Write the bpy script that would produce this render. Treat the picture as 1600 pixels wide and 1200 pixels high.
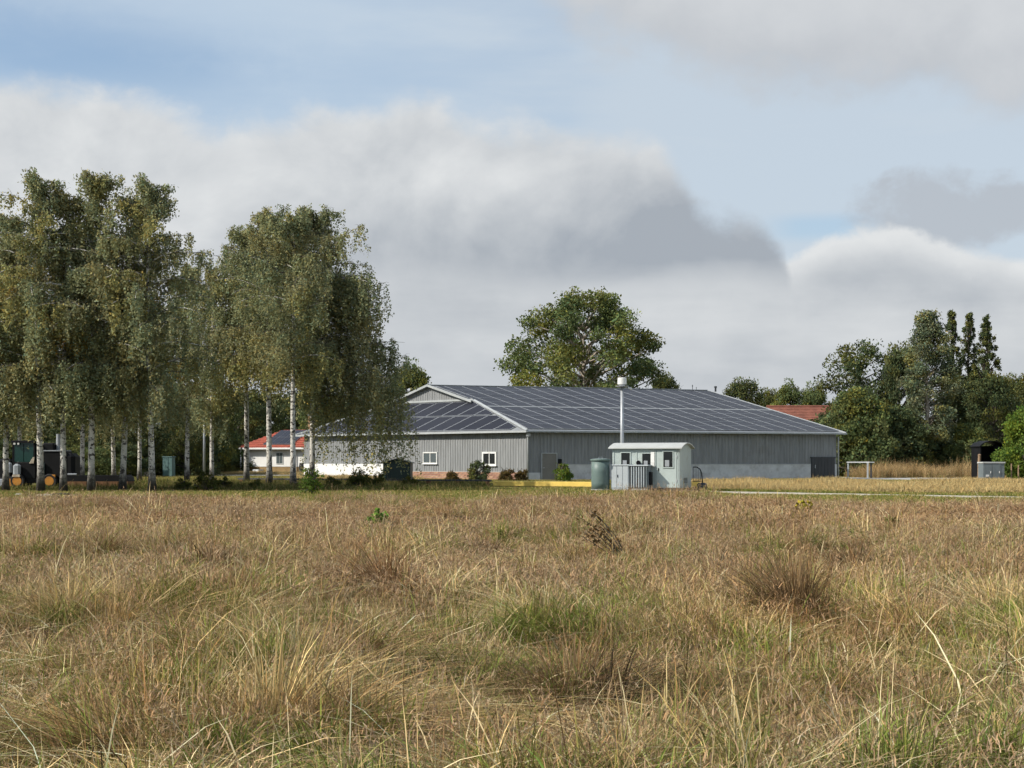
import bpy, math, random
import numpy as np
from mathutils import Vector
R = math.radians
rnd = random.Random(7)
rng = np.random.default_rng(11)
scene = bpy.context.scene
for o in list(bpy.data.objects): bpy.data.objects.remove(o)
col = scene.collection

# ------------------------------------------------------------------ camera
F = 2400.0      # focal length in photo pixels (photo 1600 wide)
H = 1.6         # eye height
HZ = 720.0      # horizon row of the photo
cam_d = bpy.data.cameras.new('camera')
cam = bpy.data.objects.new('camera', cam_d); col.objects.link(cam)
cam.location = (0, 0, H); cam.rotation_euler = (R(90), 0, 0)
cam_d.sensor_width = 36; cam_d.lens = 36 * F / 1600
cam_d.shift_y = (HZ - 600) / 1600
cam_d.clip_start = 0.1; cam_d.clip_end = 6000
scene.camera = cam

# ------------------------------------------------------------------ light
SUN_AZ_VEC = Vector((-0.94, -0.335, 0)).normalized()    # horizontal direction towards the sun
SUN_EL = R(38)
sd = Vector((SUN_AZ_VEC.x * math.cos(SUN_EL), SUN_AZ_VEC.y * math.cos(SUN_EL), math.sin(SUN_EL)))
sun_l = bpy.data.lights.new('sun', 'SUN'); sun_l.energy = 5.0; sun_l.angle = R(0.53); sun_l.color = (1.0, 0.94, 0.84)
sun = bpy.data.objects.new('sun', sun_l); col.objects.link(sun)
sun.rotation_euler = sd.to_track_quat('Z', 'Y').to_euler()
scene.view_settings.view_transform = 'Standard'; scene.view_settings.look = 'None'
scene.view_settings.exposure = 0.0; scene.view_settings.gamma = 1.0
scene.view_settings.use_curve_mapping = False
scene.cycles.max_bounces = 4; scene.cycles.transparent_max_bounces = 6
scene.cycles.diffuse_bounces = 1; scene.cycles.glossy_bounces = 2; scene.cycles.transmission_bounces = 3
scene.cycles.use_adaptive_sampling = True; scene.cycles.adaptive_threshold = 0.04

class NT:
    """small helper to write node trees as expressions"""
    def __init__(s, tree): s.t = tree; s.n = tree.nodes; s.l = tree.links
    def node(s, typ, **kw):
        n = s.n.new(typ)
        for k, v in kw.items(): setattr(n, k, v)
        return n
    def put(s, sock, v):
        if v is None: return
        if isinstance(v, bpy.types.NodeSocket): s.l.new(v, sock)
        elif isinstance(v, (tuple, list)) and len(v) == 3 and len(getattr(sock, 'default_value', (0,0,0))) == 4: sock.default_value = (*v, 1)
        else: sock.default_value = v
    def m(s, op, a, b=None, c=None, clamp=False):
        n = s.node('ShaderNodeMath', operation=op, use_clamp=clamp)
        for i, v in enumerate((a, b, c)): s.put(n.inputs[i], v)
        return n.outputs[0]
    def mix(s, f, a, b, blend='MIX'):
        n = s.node('ShaderNodeMix', data_type='RGBA', blend_type=blend)
        s.put(n.inputs[0], f); s.put(n.inputs[6], a); s.put(n.inputs[7], b)
        return n.outputs[2]
    def ss(s, x, lo, hi):
        n = s.node('ShaderNodeMapRange', interpolation_type='SMOOTHSTEP')
        s.put(n.inputs[0], x); n.inputs[1].default_value = lo; n.inputs[2].default_value = hi
        return n.outputs[0]
    def noise(s, vec, scale, detail=4, rough=0.55, dist=0.0):
        n = s.node('ShaderNodeTexNoise'); s.put(n.inputs['Vector'], vec)
        n.inputs['Scale'].default_value = scale; n.inputs['Detail'].default_value = detail
        n.inputs['Roughness'].default_value = rough; n.inputs['Distortion'].default_value = dist
        return n.outputs[0]
    def vmul(s, v, k):
        n = s.node('ShaderNodeVectorMath', operation='MULTIPLY'); s.put(n.inputs[0], v); n.inputs[1].default_value = k
        return n.outputs[0]
    def vadd(s, v, k):
        n = s.node('ShaderNodeVectorMath', operation='ADD'); s.put(n.inputs[0], v); s.put(n.inputs[1], k)
        return n.outputs[0]
    def comb(s, x, y, z):
        n = s.node('ShaderNodeCombineXYZ')
        for i, v in enumerate((x, y, z)): s.put(n.inputs[i], v)
        return n.outputs[0]
    def curve(s, x, pts):
        n = s.node('ShaderNodeFloatCurve'); s.put(n.inputs[1], x)
        c = n.mapping.curves[0]
        while len(c.points) > 2: c.points.remove(c.points[1])
        c.points[0].location = pts[0]; c.points[1].location = pts[-1]
        for p in pts[1:-1]: c.points.new(*p)
        n.mapping.update()
        return n.outputs[0]

# ------------------------------------------------------------------ sky with cumulus banks
world = bpy.data.worlds.new('World'); scene.world = world; world.use_nodes = True
def build_world():
    t = NT(world.node_tree); t.n.clear()
    sky = t.node('ShaderNodeTexSky', sky_type='NISHITA', sun_disc=False)
    sky.sun_elevation = SUN_EL; sky.sun_rotation = math.atan2(sd.x, sd.y)
    sky.air_density = 1.0; sky.dust_density = 1.0; sky.ozone_density = 1.5
    S = 0.10
    tc = t.node('ShaderNodeTexCoord')
    sep = t.node('ShaderNodeSeparateXYZ'); t.l.new(tc.outputs['Generated'], sep.inputs[0])
    dx, dy, dz = sep.outputs
    az = t.m('ARCTAN2', dx, dy); el = t.m('ARCSINE', dz)
    p = t.comb(az, t.m('MULTIPLY', el, 1.25), 0.0)
    flat = t.comb(az, t.m('MULTIPLY', el, 4.5), 2.0)
    n1 = t.noise(p, 9.0, 6, 0.56, 0.25)                                   # billows
    n2 = t.noise(t.vadd(p, (3.7, 1.2, 0.0)), 30.0, 5, 0.6, 0.2)            # cauliflower edges
    nb = t.noise(t.vadd(p, (7.1, 5.2, 0.0)), 4.0, 4, 0.5)
    nf = t.noise(flat, 4.0, 5, 0.55)                                       # flat streaks
    w = t.m('ADD', t.m('MULTIPLY', t.m('SUBTRACT', n1, 0.5), 0.075), t.m('MULTIPLY', t.m('SUBTRACT', n2, 0.5), 0.050))
    X = lambda px: (px - 800) / F
    E = lambda py: (HZ - py) / F
    def prof(pts):      # cloud outline as elevation over azimuth
        q = [(X(a) + 0.5, E(b) / 0.4) for a, b in pts]
        q = [(0.0, q[0][1])] + q + [(1.0, q[-1][1])]
        return t.m('MULTIPLY', t.curve(t.m('ADD', az, 0.5, clamp=True), q), 0.4)
    mul = lambda *a: a[0] if len(a) == 1 else t.m('MULTIPLY', a[0], mul(*a[1:]))
    add = lambda *a: a[0] if len(a) == 1 else t.m('ADD', a[0], add(*a[1:]))
    sub = lambda a, b: t.m('SUBTRACT', a, b)
    inv = lambda a: t.m('SUBTRACT', 1.0, a)
    # relief of the billows, lit from the upper left
    off = t.noise(t.vadd(p, (-0.010, 0.018, 0.0)), 9.0, 6, 0.5, 0.25)
    rel = mul(sub(n1, off), 1.5); rel2 = mul(sub(n2, 0.5), 0.30)
    # main bank: bright crown, grey flat base
    top = prof([(-300, 190), (-60, 165), (60, 150), (250, 158), (320, 192), (450, 190), (560, 172), (650, 152), (720, 172), (860, 190), (1000, 212), (1060, 262), (1110, 318), (1170, 332), (1215, 378), (1230, 425), (1260, 520), (1700, 560)])
    d1 = add(sub(top, el), mul(w, 0.62))
    m1 = t.ss(d1, -0.003, 0.020)
    base_row = add(el, mul(sub(nf, 0.5), 0.040), mul(sub(n1, 0.5), 0.030))
    dark = mul(t.ss(base_row, E(250), E(420)), t.ss(az, X(250), X(700)))
    lobe = mul(t.ss(az, X(880), X(1060)), t.ss(base_row, E(230), E(330)))
    body = add(0.78, mul(sub(nb, 0.5), 0.7), rel, rel2, mul(dark, -0.46), mul(lobe, -0.24), mul(t.ss(az, X(660), X(1000)), -0.12), mul(t.ss(d1, 0.0, 0.030), -0.10))
    low = t.ss(base_row, E(405), E(458))
    streak = add(0.50, mul(sub(nf, 0.5), 1.3), mul(rel, 0.5))
    body = t.m('ADD', mul(body, inv(low)), mul(streak, low), clamp=True)
    c_hi = (0.755 / S, 0.775 / S, 0.785 / S); c_lo = (0.385 / S, 0.425 / S, 0.475 / S)
    c1 = t.mix(body, c_lo, c_hi)
    # cumulus at lower right
    top2 = prof([(-300, 700), (560, 690), (640, 470), (760, 440), (900, 436), (1080, 428), (1215, 405), (1255, 392), (1300, 374), (1380, 368), (1440, 385), (1500, 400), (1600, 406), (1900, 420)])
    d2 = add(sub(top2, el), mul(w, 0.45)); m2 = t.ss(d2, -0.001, 0.009)
    b2 = t.m('ADD', add(1.0, mul(t.ss(d2, 0.004, 0.036), -0.60), rel, rel2), mul(sub(nf, 0.5), 0.5), clamp=True)
    deep = t.ss(d2, 0.012, 0.050)
    b2 = t.m('ADD', mul(b2, inv(deep)), mul(streak, deep), clamp=True)
    c2 = t.mix(b2, c_lo, c_hi)
    # large soft grey cloud at upper right
    bot = prof([(-300, -300), (680, -200), (840, 30), (940, 105), (1080, 150), (1200, 175), (1320, 190), (1450, 205), (1560, 235), (1700, 260), (2000, 280)])
    d3 = add(sub(el, bot), mul(w, 0.85)); m3 = mul(t.ss(d3, -0.004, 0.034), 0.95)
    b3 = t.m('ADD', add(0.72, mul(sub(nb, 0.5), 0.8), mul(t.ss(d3, 0.075, 0.0), -0.40)), mul(rel, 0.5), clamp=True)
    c3 = t.mix(b3, (0.455 / S, 0.485 / S, 0.53 / S), (0.69 / S, 0.71 / S, 0.73 / S))
    d4 = mul(t.ss(add(az, mul(w, 2.0)), X(1320), X(1430)), t.ss(add(sub(0.026, t.m('ABSOLUTE', sub(el, E(352)))), mul(w, 0.7)), -0.002, 0.012))
    # high thin veil, thinner towards the zenith
    hz = add(0.70, mul(t.ss(nf, 0.35, 0.65), 0.24))
    gap = mul(t.ss(add(az, mul(w, 3.0)), X(620), X(60)), t.ss(add(sub(0.030, t.m('ABSOLUTE', sub(el, E(122)))), mul(w, 0.5)), -0.014, 0.028))
    gap2 = mul(t.ss(t.m('ABSOLUTE', sub(az, X(1275))), 0.045, 0.01), t.ss(t.m('ABSOLUTE', sub(el, E(365))), 0.012, 0.002))
    haze = mul(hz, inv(mul(t.m('MAXIMUM', gap, gap2), 0.60)), inv(mul(t.ss(el, 0.32, 0.95), 0.85)))
    blue = t.mix(1.0, sky.outputs[0], (1.25, 1.36, 1.42), 'MULTIPLY')
    veil = t.ss(add(az, mul(sub(nf, 0.5), 0.25)), X(420), X(1000))
    haze = t.m('MAXIMUM', haze, mul(veil, 0.90, inv(mul(gap2, 0.5)), inv(mul(t.ss(el, 0.32, 0.95), 0.85))))
    c = t.mix(haze, blue, t.mix(veil, (0.535 / S, 0.645 / S, 0.765 / S), (0.585 / S, 0.665 / S, 0.745 / S)))
    # beyond the view: scattered cloud of the same kind
    g1 = t.noise(t.vmul(tc.outputs['Generated'], (1.0, 1.0, 1.9)), 2.6, 6, 0.55, 0.2)
    cg = t.mix(t.ss(g1, 0.49, 0.63), c, t.mix(t.ss(g1, 0.5, 0.75), c_hi, (0.37 / S, 0.40 / S, 0.44 / S)))
    inview = mul(t.ss(t.m('ABSOLUTE', az), 0.55, 0.40), t.ss(el, 0.46, 0.33))
    cv = t.mix(m3, c, c3)
    cv = t.mix(mul(d4, 0.65), cv, (0.44 / S, 0.465 / S, 0.505 / S))
    cv = t.mix(m2, cv, c2)
    cv = t.mix(m1, cv, c1)
    out = t.mix(inview, cg, cv)
    bg = t.node('ShaderNodeBackground'); t.put(bg.inputs[0], out); bg.inputs[1].default_value = S
    o = t.node('ShaderNodeOutputWorld'); t.l.new(bg.outputs[0], o.inputs[0])
    world.cycles.sampling_method = 'MANUAL'; world.cycles.sample_map_resolution = 512
build_world()

# ------------------------------------------------------------------ placing helpers
def P(px, py, Y): return Vector(((px - 800) / F * Y, Y, H + (HZ - py) / F * Y))
def G(px, Y, z=0.0): return Vector(((px - 800) / F * Y, Y, z))
def tag(o, label=None, cat=None, group=None, kind=None):
    if label: o['label'] = label
    if cat: o['category'] = cat
    if group: o['group'] = group
    if kind: o['kind'] = kind
    return o
def empty(name, loc, label, cat, rz=0.0, group=None):
    o = bpy.data.objects.new(name, None); col.objects.link(o)
    o.location = loc; o.rotation_euler = (0, 0, rz); o.empty_display_size = 0.2
    return tag(o, label, cat, group)
def link(name, mesh, parent=None, loc=None):
    o = bpy.data.objects.new(name, mesh); col.objects.link(o)
    if parent is not None: o.parent = parent
    if loc is not None: o.location = loc
    return o

class MB:
    def __init__(s): s.v = []; s.f = []; s.mi = []; s.mats = []
    def _m(s, mat):
        if mat not in s.mats: s.mats.append(mat)
        return s.mats.index(mat)
    def poly(s, pts, mat=None):
        b = len(s.v); s.v += [tuple(p) for p in pts]; s.f.append(tuple(range(b, b + len(pts)))); s.mi.append(s._m(mat)); return s
    def box(s, lo, hi, mat=None, bev=0.0):
        x0, y0, z0 = lo; x1, y1, z1 = hi
        if bev <= 0:
            b = len(s.v)
            s.v += [(x0,y0,z0),(x1,y0,z0),(x1,y1,z0),(x0,y1,z0),(x0,y0,z1),(x1,y0,z1),(x1,y1,z1),(x0,y1,z1)]
            for q in ((0,3,2,1),(4,5,6,7),(0,1,5,4),(1,2,6,5),(2,3,7,6),(3,0,4,7)): s.f.append(tuple(b+i for i in q)); s.mi.append(s._m(mat))
            return s
        # chamfered vertical and top edges
        e = bev
        def ring(z, i): return [(x0+e-i,y0-0+i,z),(x1-e+i,y0+i,z),(x1-i,y0+e-i,z),(x1-i,y1-e+i,z),(x1-e+i,y1-i,z),(x0+e-i,y1-i,z),(x0+i,y1-e+i,z),(x0+i,y0+e-i,z)]
        def oct_(z, i): return [(x0+e+i*.4,y0+i,z),(x1-e-i*.4,y0+i,z),(x1-i,y0+e+i*.4,z),(x1-i,y1-e-i*.4,z),(x1-e-i*.4,y1-i,z),(x0+e+i*.4,y1-i,z),(x0+i,y1-e-i*.4,z),(x0+i,y0+e+i*.4,z)]
        rings = [oct_(z0, 0), oct_(z1 - e, 0), oct_(z1, e)]
        s.rings(rings, mat, caps=True); return s
    def rings(s, rings, mat=None, caps=True, closed=True):
        b = len(s.v); n = len(rings[0])
        for r in rings: s.v += [tuple(p) for p in r]
        m = s._m(mat)
        for k in range(len(rings) - 1):
            for i in range(n if closed else n - 1):
                j = (i + 1) % n
                s.f.append((b+k*n+i, b+k*n+j, b+(k+1)*n+j, b+(k+1)*n+i)); s.mi.append(m)
        if caps and closed:
            s.f.append(tuple(b+i for i in reversed(range(n)))); s.mi.append(m)
            q = b + (len(rings)-1)*n
            s.f.append(tuple(q+i for i in range(n))); s.mi.append(m)
        return s
    def tube(s, pts, rad, n=6, mat=None):
        pts = [Vector(p) for p in pts]
        if not isinstance(rad, (list, tuple)): rad = [rad] * len(pts)
        rings = []; up = None
        for i, p in enumerate(pts):
            d = (pts[min(i+1, len(pts)-1)] - pts[max(i-1, 0)])
            if d.length < 1e-9: d = Vector((0,0,1))
            d.normalize()
            if up is None: up = Vector((1,0,0)) if abs(d.x) < 0.8 else Vector((0,1,0))
            a = d.cross(up)
            if a.length < 1e-5: a = d.orthogonal()
            a.normalize(); c = d.cross(a); up = -d.cross(a) if False else up
            rings.append([p + (a*math.cos(2*math.pi*k/n) + c*math.sin(2*math.pi*k/n)) * rad[i] for k in range(n)])
        return s.rings(rings, mat, caps=True)
    def cyl(s, c, r, z0, z1, n=20, mat=None, r1=None):
        r1 = r if r1 is None else r1
        mk = lambda rr, z: [(c[0]+rr*math.cos(2*math.pi*k/n), c[1]+rr*math.sin(2*math.pi*k/n), z) for k in range(n)]
        return s.rings([mk(r, z0), mk(r1, z1)], mat)
    def lathe(s, c, prof, n=20, mat=None):
        return s.rings([[(c[0]+r*math.cos(2*math.pi*k/n), c[1]+r*math.sin(2*math.pi*k/n), z) for k in range(n)] for r, z in prof], mat)
    def slab(s, pts, n, th, mat=None):
        """polygon extruded by -n*th"""
        n = Vector(n); a = [Vector(p) for p in pts]; b = [p - n * th for p in a]
        return s.rings([b, a], mat)
    def mesh(s, name, mats=None, smooth=False):
        me = bpy.data.meshes.new(name); me.from_pydata(s.v, [], s.f)
        for m in s.mats: me.materials.append(m)
        me.polygons.foreach_set('material_index', s.mi)
        if smooth: me.polygons.foreach_set('use_smooth', [True] * len(s.f))
        me.update()
        import bmesh
        bm = bmesh.new(); bm.from_mesh(me); bmesh.ops.recalc_face_normals(bm, faces=bm.faces); bm.to_mesh(me); bm.free()
        return me
    def build(s, name, parent=None, smooth=False, loc=None):
        return link(name, s.mesh(name, smooth=smooth), parent, loc)

def np_mesh(name, V, quads=None, tris=None, colors=None, mat=None, smooth=False):
    me = bpy.data.meshes.new(name)
    nq = 0 if quads is None else len(quads); nt = 0 if tris is None else len(tris)
    me.vertices.add(len(V)); me.vertices.foreach_set('co', np.asarray(V, np.float32).ravel())
    idx = []
    if nq: idx.append(np.asarray(quads, np.int32).ravel())
    if nt: idx.append(np.asarray(tris, np.int32).ravel())
    idx = np.concatenate(idx)
    me.loops.add(len(idx)); me.loops.foreach_set('vertex_index', idx)
    ls = np.concatenate([np.arange(nq) * 4, nq * 4 + np.arange(nt) * 3]).astype(np.int32)
    me.polygons.add(nq + nt); me.polygons.foreach_set('loop_start', ls)
    if smooth: me.polygons.foreach_set('use_smooth', np.ones(nq + nt, bool))
    me.update(calc_edges=True)
    if colors is not None:
        at = me.color_attributes.new('tint', 'FLOAT_COLOR', 'POINT')
        c = np.ones((len(V), 4), np.float32); c[:, :3] = colors
        at.data.foreach_set('color', c.ravel())
    if mat: me.materials.append(mat)
    return me

# ------------------------------------------------------------------ materials
def new_mat(name):
    m = bpy.data.materials.new(name); m.use_nodes = True
    t = NT(m.node_tree); t.n.clear()
    return m, t
def pbr(name, colr, rough=0.6, metal=0.0, var=0.10, scale=3.0, bump=0.0, spec=0.5, streak=False, dirt=None, coat=0.0):
    m, t = new_mat(name)
    tc = t.node('ShaderNodeTexCoord')
    v = tc.outputs['Object']
    vv = t.vmul(v, (6.0, 6.0, 0.5)) if streak else v
    n = t.noise(vv, scale, 6, 0.6)
    lo = tuple(c * (1 - var) for c in colr); hi = tuple(min(1, c * (1 + var)) for c in colr)
    c = t.mix(t.ss(n, 0.3, 0.7), lo, hi)
    if dirt:
        n2 = t.noise(v, dirt[2], 5, 0.65); c = t.mix(t.m('MULTIPLY', t.ss(n2, dirt[3], dirt[3] + 0.2), dirt[1]), c, dirt[0])
    b = t.node('ShaderNodeBsdfPrincipled'); t.put(b.inputs['Base Color'], c)
    b.inputs['Roughness'].default_value = rough; b.inputs['Metallic'].default_value = metal
    b.inputs['Specular IOR Level'].default_value = spec; b.inputs['Coat Weight'].default_value = coat
    if bump:
        bp = t.node('ShaderNodeBump'); bp.inputs['Strength'].default_value = bump; bp.inputs['Distance'].default_value = 0.02
        t.put(bp.inputs['Height'], t.noise(v, scale * 6, 5, 0.6)); t.l.new(bp.outputs[0], b.inputs['Normal'])
    o = t.node('ShaderNodeOutputMaterial'); t.l.new(b.outputs[0], o.inputs[0])
    return m
def leaf_mat(name, colr, trans=0.28, field=None):
    """colour attribute 'tint' times a base colour, diffuse and translucent"""
    m, t = new_mat(name)
    at = t.node('ShaderNodeAttribute', attribute_name='tint')
    c = t.mix(1.0, at.outputs['Color'], colr, 'MULTIPLY')
    if field: c = field(t, c)
    d = t.node('ShaderNodeBsdfDiffuse'); t.put(d.inputs[0], c)
    tr = t.node('ShaderNodeBsdfTranslucent'); t.put(tr.inputs[0], c)
    mx = t.node('ShaderNodeMixShader'); mx.inputs[0].default_value = trans
    t.l.new(d.outputs[0], mx.inputs[1]); t.l.new(tr.outputs[0], mx.inputs[2])
    o = t.node('ShaderNodeOutputMaterial'); t.l.new(mx.outputs[0], o.inputs[0])
    return m
def bark_birch():
    m, t = new_mat('birch_bark')
    tc = t.node('ShaderNodeTexCoord'); v = tc.outputs['Object']
    n = t.noise(t.vmul(v, (3.2, 3.2, 5.0)), 1.0, 4, 0.75, 0.9)
    n2 = t.noise(t.vmul(v, (9, 9, 3.0)), 1.0, 4, 0.6)
    sep = t.node('ShaderNodeSeparateXYZ'); t.l.new(v, sep.inputs[0])
    base = t.ss(t.m('ADD', sep.outputs[2], t.m('MULTIPLY', n2, -1.7)), 1.0, -0.7)   # black fissured bark of the old bole
    mk = t.ss(n, 0.50, 0.58)
    c = t.mix(t.ss(n2, 0.3, 0.7), (0.52, 0.49, 0.43), (0.72, 0.69, 0.62))
    c = t.mix(mk, c, (0.045, 0.038, 0.032))
    c = t.mix(base, c, (0.035, 0.030, 0.025))
    b = t.node('ShaderNodeBsdfPrincipled'); t.put(b.inputs['Base Color'], c); b.inputs['Roughness'].default_value = 0.8
    o = t.node('ShaderNodeOutputMaterial'); t.l.new(b.outputs[0], o.inputs[0])
    return m
def glass_mat(name, colr=(0.02, 0.025, 0.028), rough=0.08):
    m, t = new_mat(name)
    b = t.node('ShaderNodeBsdfPrincipled'); t.put(b.inputs['Base Color'], colr)
    b.inputs['Roughness'].default_value = rough; b.inputs['IOR'].default_value = 1.45
    o = t.node('ShaderNodeOutputMaterial'); t.l.new(b.outputs[0], o.inputs[0])
    return m
M = {}
M['clad'] = pbr('grey_metal_cladding', (0.266, 0.274, 0.276), 0.55, 0.0, 0.16, 0.8, 0, 0.3, streak=True, dirt=((0.20, 0.195, 0.18), 0.5, 0.35, 0.52))
M['roofsheet'] = pbr('roof_sheet', (0.22, 0.235, 0.25), 0.5, 0.0, 0.1, 1.5, 0, 0.3)
M['trim'] = pbr('light_trim', (0.42, 0.44, 0.44), 0.5, 0.0, 0.08, 2.0)
M['white'] = pbr('white_paint', (0.78, 0.78, 0.75), 0.6, 0, 0.05, 2.0, dirt=((0.45, 0.42, 0.36), 0.35, 2.5, 0.55))
M['whitewall'] = pbr('white_render', (0.80, 0.79, 0.76), 0.8, 0, 0.04, 1.5, 0.1)
M['concrete'] = pbr('plinth_concrete', (0.60, 0.61, 0.61), 0.85, 0, 0.14, 1.2, 0.3, dirt=((0.33, 0.32, 0.30), 0.5, 1.4, 0.5))
M['brick'] = pbr('plinth_brick', (0.36, 0.20, 0.13), 0.85, 0, 0.30, 4.0, 0.2)
M['mortar'] = pbr('mortar', (0.40, 0.37, 0.33), 0.9)
M['darkmetal'] = pbr('dark_door', (0.045, 0.048, 0.055), 0.5, 0, 0.15, 2.0, streak=True)
M['doorbrown'] = pbr('grey_brown_door', (0.20, 0.19, 0.17), 0.6, 0, 0.08, 2.0)
M['glass'] = glass_mat('window_glass', (0.10, 0.12, 0.125), 0.15)
M['glassdark'] = glass_mat('dark_glass', (0.012, 0.014, 0.014))
M['glassgreen'] = glass_mat('green_cab_glass', (0.012, 0.05, 0.04))
M['shedgreen'] = pbr('dark_green_sheet', (0.012, 0.030, 0.030), 0.5, 0, 0.2, 3.0, streak=True)
M['shedroof'] = pbr('dark_roof_sheet', (0.020, 0.024, 0.024), 0.5)
M['kiosk'] = pbr('pale_green_paint', (0.42, 0.48, 0.46), 0.5, 0, 0.05, 1.5, dirt=((0.30, 0.31, 0.27), 0.5, 1.6, 0.52))
M['kioskroof'] = pbr('kiosk_roof', (0.50, 0.51, 0.485), 0.5, 0, 0.06, 2.0, dirt=((0.40, 0.40, 0.36), 0.4, 3.0, 0.55))
M['kioskbase'] = pbr('kiosk_base', (0.12, 0.13, 0.13), 0.8)
M['cabinet'] = pbr('cabinet_paint', (0.45, 0.49, 0.51), 0.5, 0, 0.05, 2.0, dirt=((0.36, 0.37, 0.36), 0.4, 4.0, 0.55))
M['radiator'] = pbr('radiator_grey', (0.16, 0.19, 0.20), 0.5, 0, 0.1, 2.0)
M['tank'] = pbr('tank_green', (0.13, 0.185, 0.172), 0.5, 0, 0.08, 2.0, dirt=((0.16, 0.20, 0.17), 0.5, 3.0, 0.5))
M['galv'] = pbr('galvanised', (0.40, 0.42, 0.44), 0.45, 0.3, 0.1, 3.0)
M['black'] = pbr('black_paint', (0.008, 0.008, 0.009), 0.6, 0, 0.2, 2.0, 0, 0.2)
M['rubber'] = pbr('rubber', (0.018, 0.018, 0.018), 0.85, 0, 0.2, 4.0)
M['navy'] = pbr('navy_plastic', (0.012, 0.016, 0.035), 0.5)
M['yellow'] = pbr('yellow_paint', (0.78, 0.55, 0.12), 0.55, 0, 0.08, 2.0, dirt=((0.35, 0.27, 0.12), 0.4, 3.0, 0.55))
M['orange'] = pbr('orange_rim', (0.55, 0.23, 0.03), 0.5, 0, 0.1, 3.0)
M['rust'] = pbr('rusty_brown', (0.18, 0.085, 0.035), 0.8, 0, 0.2, 3.0)
M['redtile'] = pbr('red_roof_tile', (0.34, 0.075, 0.042), 0.75, 0, 0.22, 2.0, 0.2)
M['redtile2'] = pbr('old_roof_tile', (0.26, 0.098, 0.064), 0.8, 0, 0.22, 1.2, 0.2)
M['ochre'] = pbr('ochre_plinth', (0.30, 0.20, 0.09), 0.85, 0, 0.15, 2.0)
M['chimney'] = pbr('chimney_brick', (0.36, 0.22, 0.12), 0.85, 0, 0.2, 6.0)
M['stone'] = pbr('pale_stone', (0.50, 0.46, 0.36), 0.9, 0, 0.15, 4.0, 0.3)
M['darkstone'] = pbr('dark_clod', (0.035, 0.028, 0.024), 0.95, 0, 0.3, 9.0, 0.5)
M['wood'] = pbr('wood_post', (0.30, 0.20, 0.12), 0.85, 0, 0.2, 5.0, 0.2)
M['log'] = pbr('log_wood', (0.50, 0.42, 0.32), 0.85, 0, 0.25, 4.0, 0.2)
M['greencab'] = pbr('utility_green', (0.09, 0.16, 0.15), 0.5, 0, 0.08, 2.0)
M['grey'] = pbr('grey_paint', (0.30, 0.32, 0.34), 0.5)
M['frame'] = pbr('panel_frame', (0.42, 0.44, 0.47), 0.4, 0.3)
M['gravel'] = pbr('gravel', (0.52, 0.47, 0.37), 0.95, 0, 0.18, 5.0, 0.4, dirt=((0.36, 0.33, 0.22), 0.6, 0.7, 0.52))
M['slab'] = pbr('concrete_slab', (0.42, 0.41, 0.38), 0.9, 0, 0.12, 1.0, 0.3)
M['asph'] = pbr('track_earth', (0.17, 0.13, 0.07), 0.95, 0, 0.25, 0.6, 0.4)
M['barkdark'] = pbr('dark_bark', (0.085, 0.070, 0.055), 0.9, 0, 0.25, 5.0, 0.3)
M['barkpale'] = pbr('pale_bark', (0.36, 0.31, 0.25), 0.85, 0, 0.3, 3.0, 0.3)
M['birch'] = bark_birch()
M['leaf_birch'] = leaf_mat('birch_leaves', (0.34, 0.335, 0.18), .34)
M['leaf_broad'] = leaf_mat('broad_leaves', (0.175, 0.198, 0.082))
M['leaf_dark'] = leaf_mat('dark_leaves', (0.118, 0.136, 0.064))
M['leaf_fresh'] = leaf_mat('fresh_leaves', (0.15, 0.21, 0.045))
M['leaf_grey'] = leaf_mat('grey_leaves', (0.20, 0.215, 0.125))
def solar_mat():
    m, t = new_mat('solar_cells')
    tc = t.node('ShaderNodeTexCoord')
    oi = t.node('ShaderNodeObjectInfo')
    n = t.noise(tc.outputs['Object'], 0.8, 4, 0.6)
    c = t.mix(t.m('ADD', t.m('MULTIPLY', n, 0.5), t.m('MULTIPLY', oi.outputs['Random'], 0.5)), (0.024, 0.026, 0.035), (0.042, 0.045, 0.058))
    b = t.node('ShaderNodeBsdfPrincipled'); t.put(b.inputs['Base Color'], c)
    b.inputs['Roughness'].default_value = 0.32; b.inputs['Specular IOR Level'].default_value = 0.11
    o = t.node('ShaderNodeOutputMaterial'); t.l.new(b.outputs[0], o.inputs[0])
    return m
M['solar'] = solar_mat()

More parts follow.
